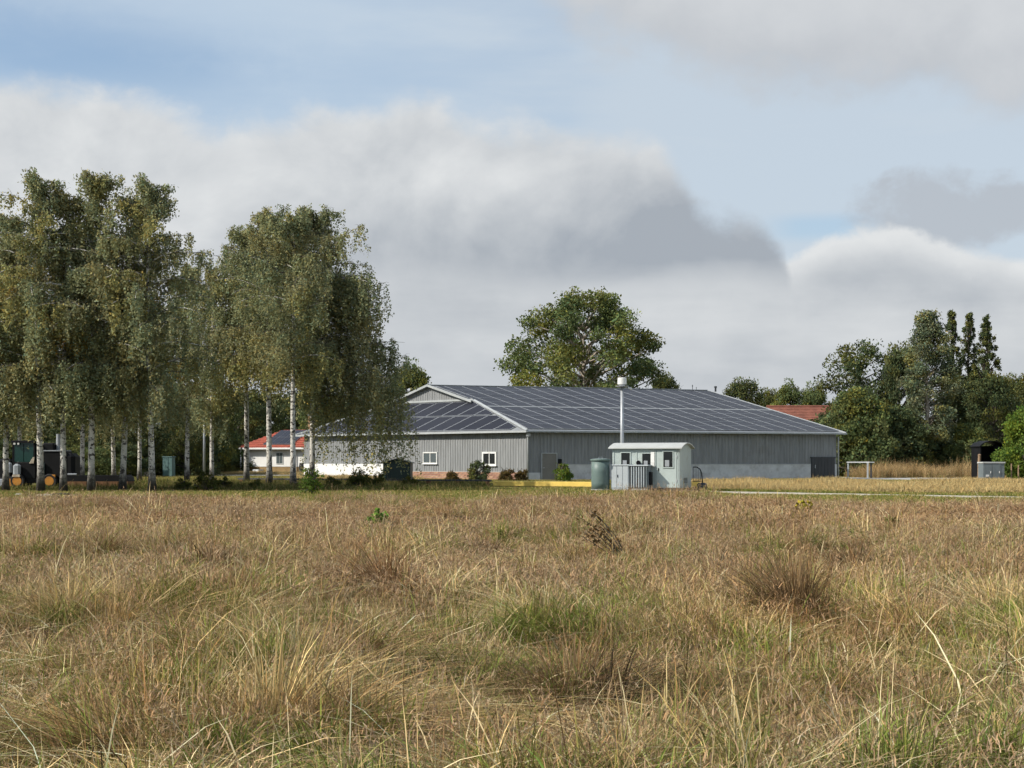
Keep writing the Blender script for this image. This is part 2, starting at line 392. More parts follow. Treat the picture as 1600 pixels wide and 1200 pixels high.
# ------------------------------------------------------------------ ground
def tz(x, y):
    """terrain height: gentle hummocks in the meadow, flat from the mown strip on"""
    x = np.asarray(x, float); y = np.asarray(y, float)
    k = np.clip((54 - y) / 8, 0, 1)
    h = 0.07*np.sin(x*1.3+0.4*y) + 0.07*np.sin(y*1.1-0.7*x+1.0) + 0.04*np.sin(x*0.45+2)*np.cos(y*0.33) + 0.03*np.sin(2.7*x+1.9*y)
    return k * h
def tz1(x, y): return float(tz(x, y))
def ground():
    m, t = new_mat('ground_soil')
    g = t.node('ShaderNodeNewGeometry'); pos = g.outputs['Position']
    n = t.noise(pos, 0.9, 6, 0.65); n2 = t.noise(pos, 0.12, 4, 0.6); n3 = t.noise(pos, 9, 4, 0.7)
    c = t.mix(t.ss(n, 0.35, 0.65), (0.060, 0.044, 0.024), (0.070, 0.068, 0.026))
    sep = t.node('ShaderNodeSeparateXYZ'); t.l.new(pos, sep.inputs[0])
    far = t.ss(t.m('ADD', sep.outputs[1], t.m('MULTIPLY', n2, 6.0)), 54.0, 58.0)
    lawn = t.mix(t.ss(n2, 0.4, 0.62), (0.095, 0.115, 0.028), (0.21, 0.17, 0.065))
    lawn = t.mix(t.m('MULTIPLY', t.ss(n, 0.4, 0.7), 0.6), lawn, (0.16, 0.15, 0.05))
    c = t.mix(far, c, lawn)
    c = t.mix(t.m('MULTIPLY', n3, 0.4), c, (0.05, 0.04, 0.02))
    b = t.node('ShaderNodeBsdfPrincipled'); t.put(b.inputs['Base Color'], c); b.inputs['Roughness'].default_value = 1.0; b.inputs['Specular IOR Level'].default_value = 0.1
    bp = t.node('ShaderNodeBump'); bp.inputs['Strength'].default_value = 0.5; bp.inputs['Distance'].default_value = 0.05
    t.put(bp.inputs['Height'], n3); t.l.new(bp.outputs[0], b.inputs['Normal'])
    o = t.node('ShaderNodeOutputMaterial'); t.l.new(b.outputs[0], o.inputs[0])
    xs = np.concatenate([[-3000, -600, -150, -60], np.arange(-30, 30.1, 0.5), [60, 150, 600, 3000]])
    ys = np.concatenate([[-300, -60, -15], np.arange(-4, 70.1, 0.5), [76, 90, 120, 200, 500, 1500, 4500]])
    gx, gy = np.meshgrid(xs, ys); V = np.stack([gx, gy, tz(gx, gy)], -1).reshape(-1, 3)
    nx, ny = len(xs), len(ys)
    i = (np.arange(ny-1)[:, None]*nx + np.arange(nx-1)[None]).ravel()
    q = np.stack([i, i+1, i+1+nx, i+nx], 1)
    o = link('ground', np_mesh('ground', V, q, mat=m, smooth=True)); tag(o, kind='structure')
ground()
def strip(name, left, right, z, mat, n=30):
    """a sheet between two edge polylines given in plan"""
    mb = MB()
    for i in range(len(left)-1):
        mb.poly([(*left[i], z), (*left[i+1], z), (*right[i+1], z), (*right[i], z)], mat)
    o = mb.build(name); tag(o, kind='structure'); return o
def gy(py): return H * F / (py - HZ)
def path_edge(pts, jit=0.12):
    out = []
    for (a, ya), (b, yb) in zip(pts[:-1], pts[1:]):
        for k in range(14):
            u = k / 14; Yq = gy(ya + (yb-ya)*u); q = G(a + (b-a)*u, Yq); out.append((q.x, q.y + rnd.uniform(-jit, jit)))
    q = G(pts[-1][0], gy(pts[-1][1])); out.append((q.x, q.y)); return out
strip('gravel_path', path_edge([(1020, 766.0), (1110, 767.5), (1600, 776.2), (2100, 785)]), path_edge([(1020, 768.5), (1110, 770.3), (1600, 780.2), (2100, 790)]), 0.006, M['gravel'])
strip('concrete_path', path_edge([(1306, 745.6), (1400, 746.4), (1600, 746.6), (1900, 746.8)], 0.3), path_edge([(1306, 748.2), (1380, 750.2), (1600, 748.8), (1900, 749.0)], 0.3), 0.006, M['slab'])
strip('farm_track', path_edge([(-260, 742.5), (150, 739.0), (330, 741.5), (500, 742)], 0.3), path_edge([(-260, 745), (150, 741.2), (330, 743.6), (500, 744)], 0.3), 0.006, M['slab'])
strip('dirt_track', path_edge([(-200, 757), (140, 756), (260, 752.0), (390, 748)], 0.3), path_edge([(-200, 764), (160, 763.0), (280, 759.5), (390, 755)], 0.3), 0.004, M['asph'])

# ------------------------------------------------------------------ the hall
A = Vector((1.3, 124.0)); B = Vector((28.4, 134.5)); C = Vector((-19.6, 145.0))
HL = (B-A).length; HW = (C-A).length
eu = (B-A)/HL; ev = (C-A)/HW
def hp(u, v, z): q = A + eu*u + ev*v; return Vector((q.x, q.y, z))
def hu(px, v=0.0):
    t_ = (px-800)/F; b = A + ev*v; return (t_*b.y - b.x)/(eu.x - t_*eu.y)
def hv(px, u=0.0):
    t_ = (px-800)/F; b = A + eu*u; return (t_*b.y - b.x)/(ev.x - t_*ev.y)
def zat(py, Y): return H + (HZ-py)/F*Y
ZE, ZR = 4.02, 8.25; OV = 0.5; SB = 2.2; ZG = 6.75
VM = HW/2
def v_at(z): return -OV + (z-ZE)/(ZR-ZE)*(VM+OV)
VG = v_at(ZG)
hall_loc = Vector((A.x, A.y, 0))
hall = empty('metal_hall', hall_loc, 'large grey corrugated metal hall with solar panels covering its low roof', 'hall')
L = lambda p: Vector(p) - hall_loc
nrm_long = Vector((eu.y, -eu.x, 0)); nrm_gab = Vector((-abs(ev.y), -abs(ev.x), 0))
if nrm_gab.dot(Vector((ev.x, ev.y, 0))) != 0: nrm_gab = Vector((-ev.y, ev.x, 0));
if nrm_gab.y > 0: nrm_gab = -nrm_gab
def cladding(name, p0, p1, zb, zt, nrm, pitch=0.30, d=0.035, mat=None):
    """corrugated sheet wall from plan point p0 to p1; zb, zt functions of the distance"""
    p0 = Vector(p0).to_2d(); p1 = Vector(p1).to_2d(); ln = (p1-p0).length; dr = (p1-p0)/ln
    xs = []; n = int(ln/pitch)
    for i in range(n):
        x = i*ln/n; s_ = ln/n
        xs += [(x, 0), (x+.5*s_, 0), (x+.6*s_, d), (x+.9*s_, d)]
    xs.append((ln, 0))
    mb = MB(); m = mat or M['clad']
    for (xa, da), (xb, db) in zip(xs[:-1], xs[1:]):
        qa = p0 + dr*xa; qb = p0 + dr*xb
        va = Vector((qa.x, qa.y, 0)) + nrm*da; vb = Vector((qb.x, qb.y, 0)) + nrm*db
        if zt(xa) - zb(xa) < 0.01 and zt(xb) - zb(xb) < 0.01: continue
        mb.poly([L(va + Vector((0,0,zb(xa)))), L(vb + Vector((0,0,zb(xb)))), L(vb + Vector((0,0,zt(xb)))), L(va + Vector((0,0,zt(xa))))], m)
    return mb.build(name, hall)
wall = empty('wall', (0,0,0), None, None); wall.parent = hall
TOPW = 4.10
u_d0, u_d1 = hu(845), hu(870)
PL = 1.28
# long wall: cladding to the plinth, deeper beside the door
f_long = lambda x: 0.62 if x < u_d0 else PL
cl = cladding('wall_cladding', hp(0,0,0), hp(HL,0,0), f_long, lambda x: TOPW, nrm_long)
v_w = hv(604)
f_gab = lambda x: 0.68 if x < v_w else PL+0.02
cg = cladding('gable_cladding', hp(0,0,0), hp(0,HW,0), f_gab, lambda x: TOPW, nrm_gab)
g2 = cladding('upper_gable_cladding', hp(SB, VG-0.1, 0), hp(SB, HW-VG+0.1, 0), lambda x: ZG-0.1, lambda x: ZG-0.1 + (ZR-ZG)*max(0.0, 1-abs(x/(HW-2*VG+0.2)-0.5)*2), nrm_gab)
f2 = cladding('far_wall_cladding', hp(HL,0,0), hp(HL,HW,0), lambda x: 0, lambda x: TOPW + (ZR-TOPW-0.1)*max(0.0, 1-abs(x/HW-0.5)*2), -nrm_gab, 0.6)
f3 = cladding('rear_wall_cladding', hp(HL,HW,0), hp(0,HW,0), lambda x: 0, lambda x: TOPW, -nrm_long, 0.6)
for o in (cl, cg, g2, f2, f3): o.parent = hall
bpy.data.objects.remove(wall)
# plinths stand 6 cm proud of the sheets, with a sloping drip cap
def wall_box(name, a, b, z0, z1, nrm, out0, out1, mat, parent=hall):
    """box along a wall: a, b plan points (3d), between offsets out0..out1 along the outward normal"""
    mb = MB(); r0 = [a+nrm*out0, b+nrm*out0, b+nrm*out1, a+nrm*out1]
    mb.rings([[L(Vector((p.x,p.y,z0))) for p in r0], [L(Vector((p.x,p.y,z1))) for p in r0]], mat)
    return mb.build(name, parent)
wall_box('plinth', hp(0,0,0), hp(u_d0-0.06,0,0), -0.1, 0.64, nrm_long, -0.2, 0.08, M['concrete'])
u_s0, u_s1 = hu(1267), hu(1303)
wall_box('plinth', hp(u_d1+0.06,0,0), hp(u_s0-0.05,0,0), -0.1, PL+0.02, nrm_long, -0.2, 0.08, M['concrete'])
wall_box('plinth', hp(u_s1+0.05,0,0), hp(HL,0,0), -0.1, PL+0.02, nrm_long, -0.2, 0.08, M['concrete'])
wall_box('drip_flashing', hp(u_d1+0.06,0,0), hp(u_s0-0.05,0,0), PL+0.02, PL+0.06, nrm_long, -0.1, 0.11, M['trim'])
wall_box('white_plinth', hp(0,v_w,0), hp(0,HW,0), -0.1, PL+0.04, nrm_gab, -0.2, 0.08, M['whitewall'])
# brick plinth: single bricks on a recessed mortar bed
bp = wall_box('brick_plinth', hp(0,0.1,0), hp(0,v_w-0.02,0), -0.1, 0.70, nrm_gab, -0.2, 0.055, M['mortar'])
gdir = Vector((ev.x, ev.y, 0))
def brick_mesh(w, h, mat):
    mb = MB(); mb.box((0,0,0), (w, 0.04, h), mat, 0.006); return mb.mesh('brick')
BW, BH = 0.52, 0.16
brm = [brick_mesh(BW-0.02, BH-0.02, pbr('brick_tone', c, 0.85, 0, 0.25, 5.0, 0.2)) for c in ((0.36,0.19,0.12), (0.42,0.24,0.15), (0.30,0.15,0.10))]
gang = math.atan2(-ev.y, -ev.x)
nb = int((v_w-0.2)/BW)
for r in range(4):
    for i in range(nb):
        vpos = 0.12 + BW*(i+1) + (0.26 if r % 2 else 0.0)
        if vpos > v_w-0.03: continue
        o = link('brick', brm[rnd.randrange(3)], bp)
        q = L(hp(0, vpos, 0.03 + r*BH) + nrm_gab*(0.068 + rnd.uniform(-0.004, 0.006)))
        o.location = q; o.rotation_euler = (0, 0, gang)
# roof slopes
ridge0, ridge1 = hp(SB-0.35, VM, ZR), hp(HL+OV, VM, ZR)
def pl_n(a, b, c): n = (Vector(b)-Vector(a)).cross(Vector(c)-Vector(a)); n.normalize(); return n if n.z > 0 else -n
main_pts = [hp(-OV,-OV,ZE), hp(HL+OV,-OV,ZE), ridge1, ridge0, hp(SB-0.35,VG,ZG), hp(SB,VG,ZG)]
nm = pl_n(main_pts[0], main_pts[1], main_pts[2])
roof = MB().slab([L(p) for p in main_pts[:3]+main_pts[3:]], nm, 0.10, M['roofsheet']).build('roof', hall)
back_pts = [hp(-OV,HW+OV,ZE), hp(HL+OV,HW+OV,ZE), ridge1, ridge0, hp(SB-0.35,HW-VG,ZG), hp(SB,HW-VG,ZG)]
nbk = pl_n(back_pts[0], back_pts[1], back_pts[2])
MB().slab([L(p) for p in back_pts], nbk, 0.10, M['roofsheet']).build('rear_roof', hall)
hip_pts = [hp(-OV,-OV,ZE), hp(-OV,HW+OV,ZE), hp(SB+.1,HW-VG,ZG), hp(SB+.1,VG,ZG)]
nh = pl_n(hip_pts[0], hip_pts[1], hip_pts[2])
hip = MB().slab([L(p) for p in hip_pts], nh, 0.10, M['roofsheet']).build('hip_roof', hall)
def bar(name, a, b, w, h, n, mat, parent=hall, lift=0.0):
    a = Vector(a); b = Vector(b); d = (b-a).normalized(); n = Vector(n); s_ = d.cross(n).normalized(); n = s_.cross(d).normalized()
    if n.dot(Vector((0,0,1))) < 0: n = -n
    r = lambda p: [L(p - s_*w/2 + n*(lift)), L(p + s_*w/2 + n*lift), L(p + s_*w/2 + n*(lift+h)), L(p - s_*w/2 + n*(lift+h))]
    return MB().rings([r(a), r(b)], mat).build(name, parent)
Zv = Vector((0,0,1))
bar('gutter', hp(-OV-.06,-OV-.06,ZE), hp(HL+OV,-OV-.06,ZE), 0.14, 0.13, Zv, M['trim'], lift=-0.12)
bar('gutter', hp(-OV-.06,-OV-.06,ZE), hp(-OV-.06,HW+OV,ZE), 0.14, 0.15, Zv, M['trim'], lift=-0.135)
bar('hip_flashing', hp(-OV,-OV,ZE), hp(SB,VG,ZG), 0.22, 0.09, (nm+nh)/2, M['trim'], lift=0.015)
bar('barge_board', hp(SB-0.38,VG-0.2,ZG-0.06), hp(SB-0.38,VM,ZR+0.0), 0.12, 0.19, Zv, M['trim'], lift=-0.11)
bar('hip_flashing', hp(-OV,HW+OV,ZE), hp(SB,HW-VG,ZG), 0.22, 0.09, (nbk+nh)/2, M['trim'], lift=0.015)
bar('barge_board', hp(SB-0.38,HW-VG+0.2,ZG-0.06), hp(SB-0.38,VM,ZR+0.0), 0.12, 0.19, Zv, M['trim'], lift=-0.11)
bar('ridge_cap', ridge0, ridge1, 0.36, 0.05, Zv, M['trim'], lift=0.01)
bar('verge_trim', hp(HL+OV-.02,-OV,ZE), hp(HL+OV-.02,VM,ZR), 0.14, 0.14, nm, M['trim'], lift=-0.06)
bar('apron_flashing', hp(SB-.06,VG,ZG), hp(SB-.06,HW-VG,ZG), 0.10, 0.16, Zv, M['trim'], lift=0.0)
# downpipes
def downpipe(p, parent=hall):
    MB().tube([L(p+Vector((0,0,3.75))), L(p+Vector((0,0,3.5))), L(p+Vector((0,0,0.1)))], 0.07, 8, M['trim']).build('downpipe', parent, True)
downpipe(hp(-0.12,-0.12,0)); downpipe(hp(HL+0.1,-0.1,0))
mb = MB(); q = L(hp(-0.2,-0.3,3.72)); mb.box(q-Vector((.16,.14,.16)), q+Vector((.16,.14,.14)), M['trim'], 0.03); mb.build('rainwater_hopper', hall)
q = L(hp(0,0,0)); mb = MB(); mb.box((q.x-0.09,q.y-0.09,0.6), (q.x+0.05,q.y+0.05,TOPW-.12), M['trim']); mb.build('corner_trim', hall)
# windows on the gable
def gwin(px0, px1, py0, py1, thick, fm, gm):
    v0, v1 = hv(px1), hv(px0); Yc = hp(0,(v0+v1)/2,0).y; z0, z1 = zat(py1, Yc), zat(py0, Yc)
    w = empty('window', (0,0,0), None, None); w.parent = hall
    def gb(name, va, vb, za, zb, o0, o1, mat):
        return wall_box(name, hp(0,va,0), hp(0,vb,0), za, zb, nrm_gab, o0, o1, mat, w)
    gb('frame', v0, v1, z0, z0+thick, 0.0, 0.11, fm); gb('frame', v0, v1, z1-thick, z1, 0.0, 0.11, fm)
    gb('frame', v0, v0+thick, z0+thick, z1-thick, 0.0, 0.109, fm); gb('frame', v1-thick, v1, z0+thick, z1-thick, 0.0, 0.109, fm)
    vm = (v0+v1)/2; gb('mullion', vm-0.035, vm+0.035, z0+thick, z1-thick, 0.0, 0.09, fm)
    gb('pane', v0+thick, vm-0.035, z0+thick, z1-thick, 0.0, 0.06, gm); gb('pane', vm+0.035, v1-thick, z0+thick, z1-thick, 0.0, 0.06, gm)
    gb('sill', v0-0.06, v1+0.06, z0-0.05, z0, 0.0, 0.17, fm)
gwin(662, 684, 706.5, 724.5, 0.09, M['white'], M['glass'])
gwin(754.5, 776.5, 706, 727.5, 0.14, M['white'], M['glassdark'])
# personnel door and dark sliding door
def ub(name, u0, u1, z0, z1, o0, o1, mat, parent): return wall_box(name, hp(u0,0,0), hp(u1,0,0), z0, z1, nrm_long, o0, o1, mat, parent)
dz = zat(707.5, hp(u_d0,0,0).y)
dr = ub('door', u_d0+0.07, u_d1-0.07, 0.0, dz-0.07, -0.1, 0.10, M['doorbrown'], hall)
ub('door_frame', u_d0, u_d0+0.07, 0, dz, -0.1, 0.14, M['trim'], dr); ub('door_frame', u_d1-0.07, u_d1, 0, dz, -0.1, 0.14, M['trim'], dr); ub('door_frame', u_d0+.07, u_d1-.07, dz-0.07, dz, -0.1, 0.139, M['trim'], dr)
ub('handle', u_d0+0.14, u_d0+0.28, 1.0, 1.06, 0.10, 0.16, M['galv'], dr)
ub('meter_box', u_d1+0.10, u_d1+0.36, 0.75, 1.75, 0.03, 0.22, M['black'], hall)
dz2 = zat(715.5, hp(u_s0,0,0).y)
sdr = ub('sliding_door', u_s0, u_s1, 0.02, dz2, 0.03, 0.13, M['darkmetal'], hall)
for k in range(1, 7):
    uu = u_s0 + (u_s1-u_s0)*k/7; ub('door_rib', uu-.03, uu+.03, 0.08, dz2-.06, 0.13, 0.15, M['darkmetal'], sdr)
ub('door_handle', u_s0+.30, u_s0+.36, 0.95, 1.25, 0.15, 0.20, M['galv'], sdr)
ub('door_track', u_s0-.1, u_s1+.1, dz2, dz2+.09, 0.035, 0.16, M['darkmetal'], sdr)
# roof vents
def vent(px, h, w, name='roof_vent'):
    u = hu(px, VM); mb = MB(); c = L(hp(u, VM, 0)); mb.cyl((c.x, c.y), w*0.7, ZR-.1, ZR+h*.6, 10, M['darkmetal']); mb.cyl((c.x, c.y), w, ZR+h*.6, ZR+h, 10, M['darkmetal']); mb.build(name, hall)
vent(1118, 0.42, 0.13); vent(1082, 0.5, 0.04); vent(1088, 0.3, 0.03); 
# solar modules: one mesh per panel, framed
def clip(poly, a, b, c):
    """keep the part of a 2-d polygon where a*x + b*y >= c"""
    out = []
    for p, q in zip(poly, poly[1:]+poly[:1]):
        dp, dq = a*p[0]+b*p[1]-c, a*q[0]+b*q[1]-c
        if dp >= 0: out.append(p)
        if (dp >= 0) != (dq >= 0): t_ = dp/(dp-dq); out.append((p[0]+(q[0]-p[0])*t_, p[1]+(q[1]-p[1])*t_))
    return out
def area2(p): return abs(sum(a[0]*b[1]-a[1]*b[0] for a, b in zip(p, p[1:]+p[:1])))/2
def module(parent, corners, n, th=0.045, b=0.03):
    """a framed panel on the roof plane, corners counter-clockwise"""
    c = [Vector(p) for p in corners]; n = Vector(n); k = len(c)
    def inset(i):
        p, q, r = c[i], c[(i+1) % k], c[i-1]
        d1 = (q-p).normalized(); d2 = (r-p).normalized(); sn = max(.25, d1.cross(d2).length)
        return p + (d1 + d2)*(b/sn)
    lo = [L(p + n*0.05) for p in c]; hi = [L(p + n*(0.05+th)) for p in c]; ins = [L(inset(i) + n*(0.05+th)) for i in range(k)]; ins2 = [p - n*0.006 for p in ins]
    mb = MB(); mb.rings([lo, hi, ins, ins2], M['frame'], caps=False); mb.poly(ins2, M['solar'])
    return mb.build('solar_panel', parent)
def lerp(a, b, t_): return a + (b-a)*t_
def roof_grid():
    ncol = 18; u0, u1 = -OV+0.2, HL+OV-0.25; sl = VM+OV; cw = (u1-u0)/ncol
    def pt(u, s_): return hp(u, -OV + s_*sl, ZE + s_*(ZR-ZE))
    sg = (VG+OV)/sl; k = (SB-0.3+OV)/sg       # the hip line u = -OV + k*s
    for (s0, s1, nr) in ((0.03, 0.492, 5), (0.512, 0.965, 5)):
        for r in range(nr):
            a = lerp(s0, s1, r/nr)+0.0006; b = lerp(s0, s1, (r+1)/nr)-0.0006
            for i in range(ncol):
                q = [(u0+i*cw+0.028, a), (u0+(i+1)*cw-0.028, a), (u0+(i+1)*cw-0.028, b), (u0+i*cw+0.028, b)]
                q = clip(q, 1, -k if a < sg else 0, (-OV if a < sg else SB-0.3)+0.30)
                if len(q) < 3 or area2(q) < 0.012: continue
                module(roof, [pt(*p) for p in q], nm, b=0.014)
roof_grid()
bar('cable_tray', hp(SB*.62+.2, -OV+.502*(VM+OV), ZE+.502*(ZR-ZE)), hp(HL+OV-.3, -OV+.502*(VM+OV), ZE+.502*(ZR-ZE)), 0.13, 0.06, nm, M['trim'], roof, lift=0.02)
def hip_grid():
    h0 = hip_pts[0]; up = hp(SB+.1,0,ZG)-hp(-OV,0,ZE); full = HW+2*OV
    def pt(v, s_): return h0 + Vector((ev.x, ev.y, 0))*v + up*s_
    n = 15; cw = full/n; rake = -4.2; k = VG+OV
    for (s0, s1) in ((0.03, 0.478), (0.505, 0.95)):
        for i in range(-1, n+5):
            q = [(i*cw+0.05+rake*s0, s0), ((i+1)*cw-0.05+rake*s0, s0), ((i+1)*cw-0.05+rake*s1, s1), (i*cw+0.05+rake*s1, s1)]
            q = clip(q, 1, -k, 0.45)
            if len(q) >= 3: q = clip(q, -1, -k, -full+0.45)
            if len(q) < 3 or area2(q) < 0.10: continue
            module(hip, [pt(*p) for p in q], nh, b=0.022)
hip_grid()

# ------------------------------------------------------------------ kiosk group
KA = R(22); KW, KD, KH = 3.68, 2.25, 2.24
kr = Vector((8.73, 80.0, 0)); kl = kr - Vector((math.cos(KA), -math.sin(KA), 0))*KW
kiosk = empty('utility_kiosk', kl, 'pale green utility kiosk with curved roof and three small windows', 'kiosk', -KA)
mb = MB(); mb.box((0.03,0.03,-0.1),(KW-0.03,KD-0.03,0.17),M['kioskbase']); mb.build('base', kiosk)
mb = MB(); mb.box((0,0,0.17),(KW,KD,KH),M['kiosk']); body = mb.build('body', kiosk)
mb = MB(); n = 12; ring0 = []; ring1 = []
for k in range(n+1):
    t_ = k/n; y = -0.18 + t_*(KD+0.36); z = KH - 0.02 + 0.34*math.sin(math.pi*(0.06+0.88*t_)); ring0.append((-0.18,y,z)); ring1.append((KW+0.16,y,z))
ring0 += [(x,y,z-0.05) for x,y,z in reversed(ring0)]; ring1 += [(x,y,z-0.05) for x,y,z in reversed(ring1)]
mb.rings([ring0, ring1], M['kioskroof']); mb.build('roof', kiosk)
mb = MB()
for x in (0.0, KW-0.04):   # arched gable ends
    f = [(x, KD*k/n, KH+0.001+0.29*math.sin(math.pi*k/n)) for k in range(n+1)]; b_ = [(x+0.04, y, z) for _, y, z in f]
    mb.rings([f, b_], M['kiosk'])
mb.build('gable_infill', kiosk)
for x in (0.06, 1.32, 2.36, KW-0.10):
    mb = MB(); mb.box((x,-0.025,0.2),(x+0.05,0.0,KH-0.05),M['kiosk']); mb.build('cover_strip', kiosk)
mb = MB(); mb.box((2.45,-0.03,0.2),(3.52,-0.002,KH-0.1),M['kiosk']); kd = mb.build('door', kiosk)
for z in (0.5, 1.75):
    mb = MB(); mb.box((3.50,-0.05,z),(3.56,-0.031,z+.14),M['galv']); mb.build('hinge', kd)
for k in range(4):
    mb = MB(); mb.box((KW,0.75,0.45+k*.07),(KW+.02,1.45,0.49+k*.07),M['kioskbase']); mb.build('vent_slat', kiosk)
mb = MB(); mb.box((2.52,-0.07,1.08),(2.56,-0.03,1.22),M['black']); mb.build('handle', kd)
for (x0,x1,z0,z1) in ((0.50,0.98,1.30,2.02),(1.66,2.12,1.30,1.98),(2.82,3.32,1.27,2.08)):
    w = empty('window', (0,0,0), None, None); w.parent = kiosk
    y0 = -0.03 if x0 > 2.4 else 0.0
    mb = MB()
    for (a,b,c_,d_) in ((x0-.05,x1+.05,z1,z1+.05),(x0-.05,x1+.05,z0-.05,z0),(x0-.05,x0,z0,z1),(x1,x1+.05,z0,z1)): mb.box((a,y0-0.035,c_),(b,y0,d_),M['kiosk'])
    mb.build('frame', w)
    mb = MB(); mb.box((x0,y0-0.012,z0),(x1,y0-0.001,z1),M['glassdark']); mb.build('pane', w)
    mb = MB(); mb.box((x0+.08,y0-0.020,z0+.03),(x0+(x1-x0)*.62,y0-0.013,z0+(z1-z0)*.45),M['grey']); mb.build('blind', w)
mb = MB(); mb.box((2.13,-0.06,1.36),(2.34,-0.001,2.06),M['white'],0.01); mb.build('notice_board', kiosk)
mb = MB(); mb.box((1.36,-0.12,1.30),(2.36,-0.03,1.36),M['kioskroof']); mb.build('ledge', kiosk)
mb = MB(); mb.tube([(1.42,-0.02,1.5),(1.5,-0.22,1.5)],0.10,10,M['white']); mb.tube([(1.5,-0.22,1.5),(1.56,-0.34,1.5)],0.12,10,M['black']); mb.build('floodlight', kiosk)
def kloc(x, y, z=0): return kl + Vector((math.cos(KA)*x + math.sin(KA)*y, -math.sin(KA)*x + math.cos(KA)*y, z))
slabk = MB(); slabk.box((-1.6,-1.1,-0.2),(KW+0.15,KD+0.1,0.03),M['slab']); o = slabk.build('concrete_base_slab', None); o.location = kl; o.rotation_euler = (0,0,-KA); tag(o, kind='structure')
# light cabinet
c1 = empty('switch_cabinet', kloc(0.18,-0.78,0.03), 'light grey double-door switch cabinet beside the green tank', 'cabinet', -KA)
mb = MB(); mb.box((0.05,0.03,0),(0.93,0.58,0.10),M['white']); mb.build('skirting', c1)
mb = MB(); mb.box((0,0,0.10),(0.98,0.62,1.32),M['cabinet'],0.015); mb.build('body', c1)
mb = MB(); mb.box((-0.04,-0.05,1.32),(1.02,0.66,1.38),M['cabinet'],0.01); mb.build('lid', c1)
for k in range(3):
    mb = MB(); mb.box((0.03+k*0.31,-0.02,0.16),(0.32+k*0.31,0.0,1.28),M['cabinet'],0.005); d_ = mb.build('door_leaf', c1)
mb = MB(); mb.box((0.36,-0.05,0.7),(0.39,-0.02,0.84),M['black']); mb.build('handle', d_)
# ribbed radiator
c2 = empty('ribbed_transformer', kloc(1.24,-0.80,0.03), 'dark grey ribbed transformer in front of the pale green kiosk', 'transformer', -KA)
mb = MB(); mb.box((0.05,0.05,0),(0.9,0.55,0.12),M['kioskroof']); mb.build('skirting', c2)
mb = MB(); mb.box((0.0,0.14,0.12),(0.95,0.62,1.30),M['radiator'],0.02); mb.build('body', c2)
for k in range(7):
    mb = MB(); x = 0.04+k*0.135; mb.box((x,-0.02,0.18),(x+0.055,0.14,1.26),M['cabinet'] if k < 6 else M['radiator'],0.01); mb.build('cooling_fin', c2)
mb = MB(); mb.box((-0.04,-0.05,1.30),(0.99,0.66,1.36),M['cabinet'],0.01); mb.build('lid', c2)
mb = MB(); mb.box((0.95,0.2,0.3),(1.06,0.55,1.0),M['black'],0.02); mb.build('terminal_box', c2)
# tank
tk = empty('round_tank', kloc(-0.42,-0.72,0.03), 'round green tank with flat lid left of the kiosk', 'tank')
mb = MB(); mb.cyl((0,0),0.50,-0.05,0.07,28,M['concrete']); mb.build('plinth', tk)
mb = MB(); mb.lathe((0,0),[(0.47,0.07),(0.485,0.4),(0.485,1.0),(0.475,1.58)],32,M['tank']); mb.build('body', tk, True)
mb = MB(); mb.lathe((0,0),[(0.52,1.56),(0.54,1.60),(0.53,1.66),(0.20,1.70)],32,M['tank']); mb.build('lid', tk)
mb = MB(); mb.tube([(-0.1,0,1.69),(-0.1,0,1.76),(0.1,0,1.76),(0.1,0,1.69)],0.02,6,M['galv']); mb.build('lid_handle', tk)
# mast
ms = empty('tall_mast', G(972,83.3), 'tall grey mast with a white siren drum, standing behind the kiosk', 'mast')
zt_ = lambda py: zat(py, 83.3)
mb = MB(); mb.tube([(0,0,-0.1),(0,0,zt_(604))],[0.115,0.085],14,M['galv']); mb.build('pole', ms, True)
mb = MB(); mb.cyl((0,0),0.36,zt_(604),zt_(603),20,M['galv']); mb.tube([(-.3,0,zt_(605)),(.4,0,zt_(605))],.02,6,M['galv']); mb.build('platform', ms)
mb = MB(); mb.lathe((0,0),[(0.14,zt_(603)),(0.16,zt_(601)),(0.25,zt_(600.5)),(0.24,zt_(591)),(0.20,zt_(590.2))],22,M['white']); mb.build('siren_drum', ms)
mb = MB(); mb.tube([(0.40,0,zt_(604.5)),(0.46,0,zt_(608))],[.03,.03],6,M['galv']); mb.lathe((0.46,0),[(0.03,zt_(605.5)),(0.09,zt_(606.5)),(0.05,zt_(609))],10,M['white']); mb.build('side_lamp', ms)
# trolley right of the kiosk
tr = empty('barred_trolley', G(1083,81.0), 'small black trolley with a curved barred frame beside the kiosk', 'trolley', R(-12))
mb = MB(); mb.tube([(0.0,0,0.25),(0.0,0,1.28)],.022,6,M['black']); mb.tube([(0.0,0,1.27),(0.2,0,1.27),(0.36,0,1.16),(0.45,0,0.95),(0.49,0,0.5),(0.49,0,0.1)],.028,8,M['black']); mb.tube([(0,0,.52),(.49,0,.52)],.022,6,M['black']); mb.build('frame', tr)
for k,(x,zz) in enumerate(((.1,1.27),(.2,1.26),(.3,1.19),(.39,1.07))):
    mb = MB(); mb.tube([(x,0,.52),(x,0,zz)],.014,5,M['black']); mb.build('bar', tr)
mb = MB(); mb.box((-0.05,-0.2,0.22),(0.30,0.25,0.50),M['yellow'],0.02); mb.build('tray', tr)
mb = MB(); mb.box((0.22,-0.30,0.10),(0.72,0.2,0.44),M['navy'],0.08); mb.build('motor_housing', tr)
for x in (0.1,0.34,0.62):
    mb = MB(); mb.tube([(x,-0.34,.12),(x,-0.22,.12)],.13,14,M['rubber']); mb.build('wheel', tr)
mb = MB(); mb.box((-0.02,-0.15,0.05),(0.5,0.15,0.13),M['black']); mb.build('axle_frame', tr)

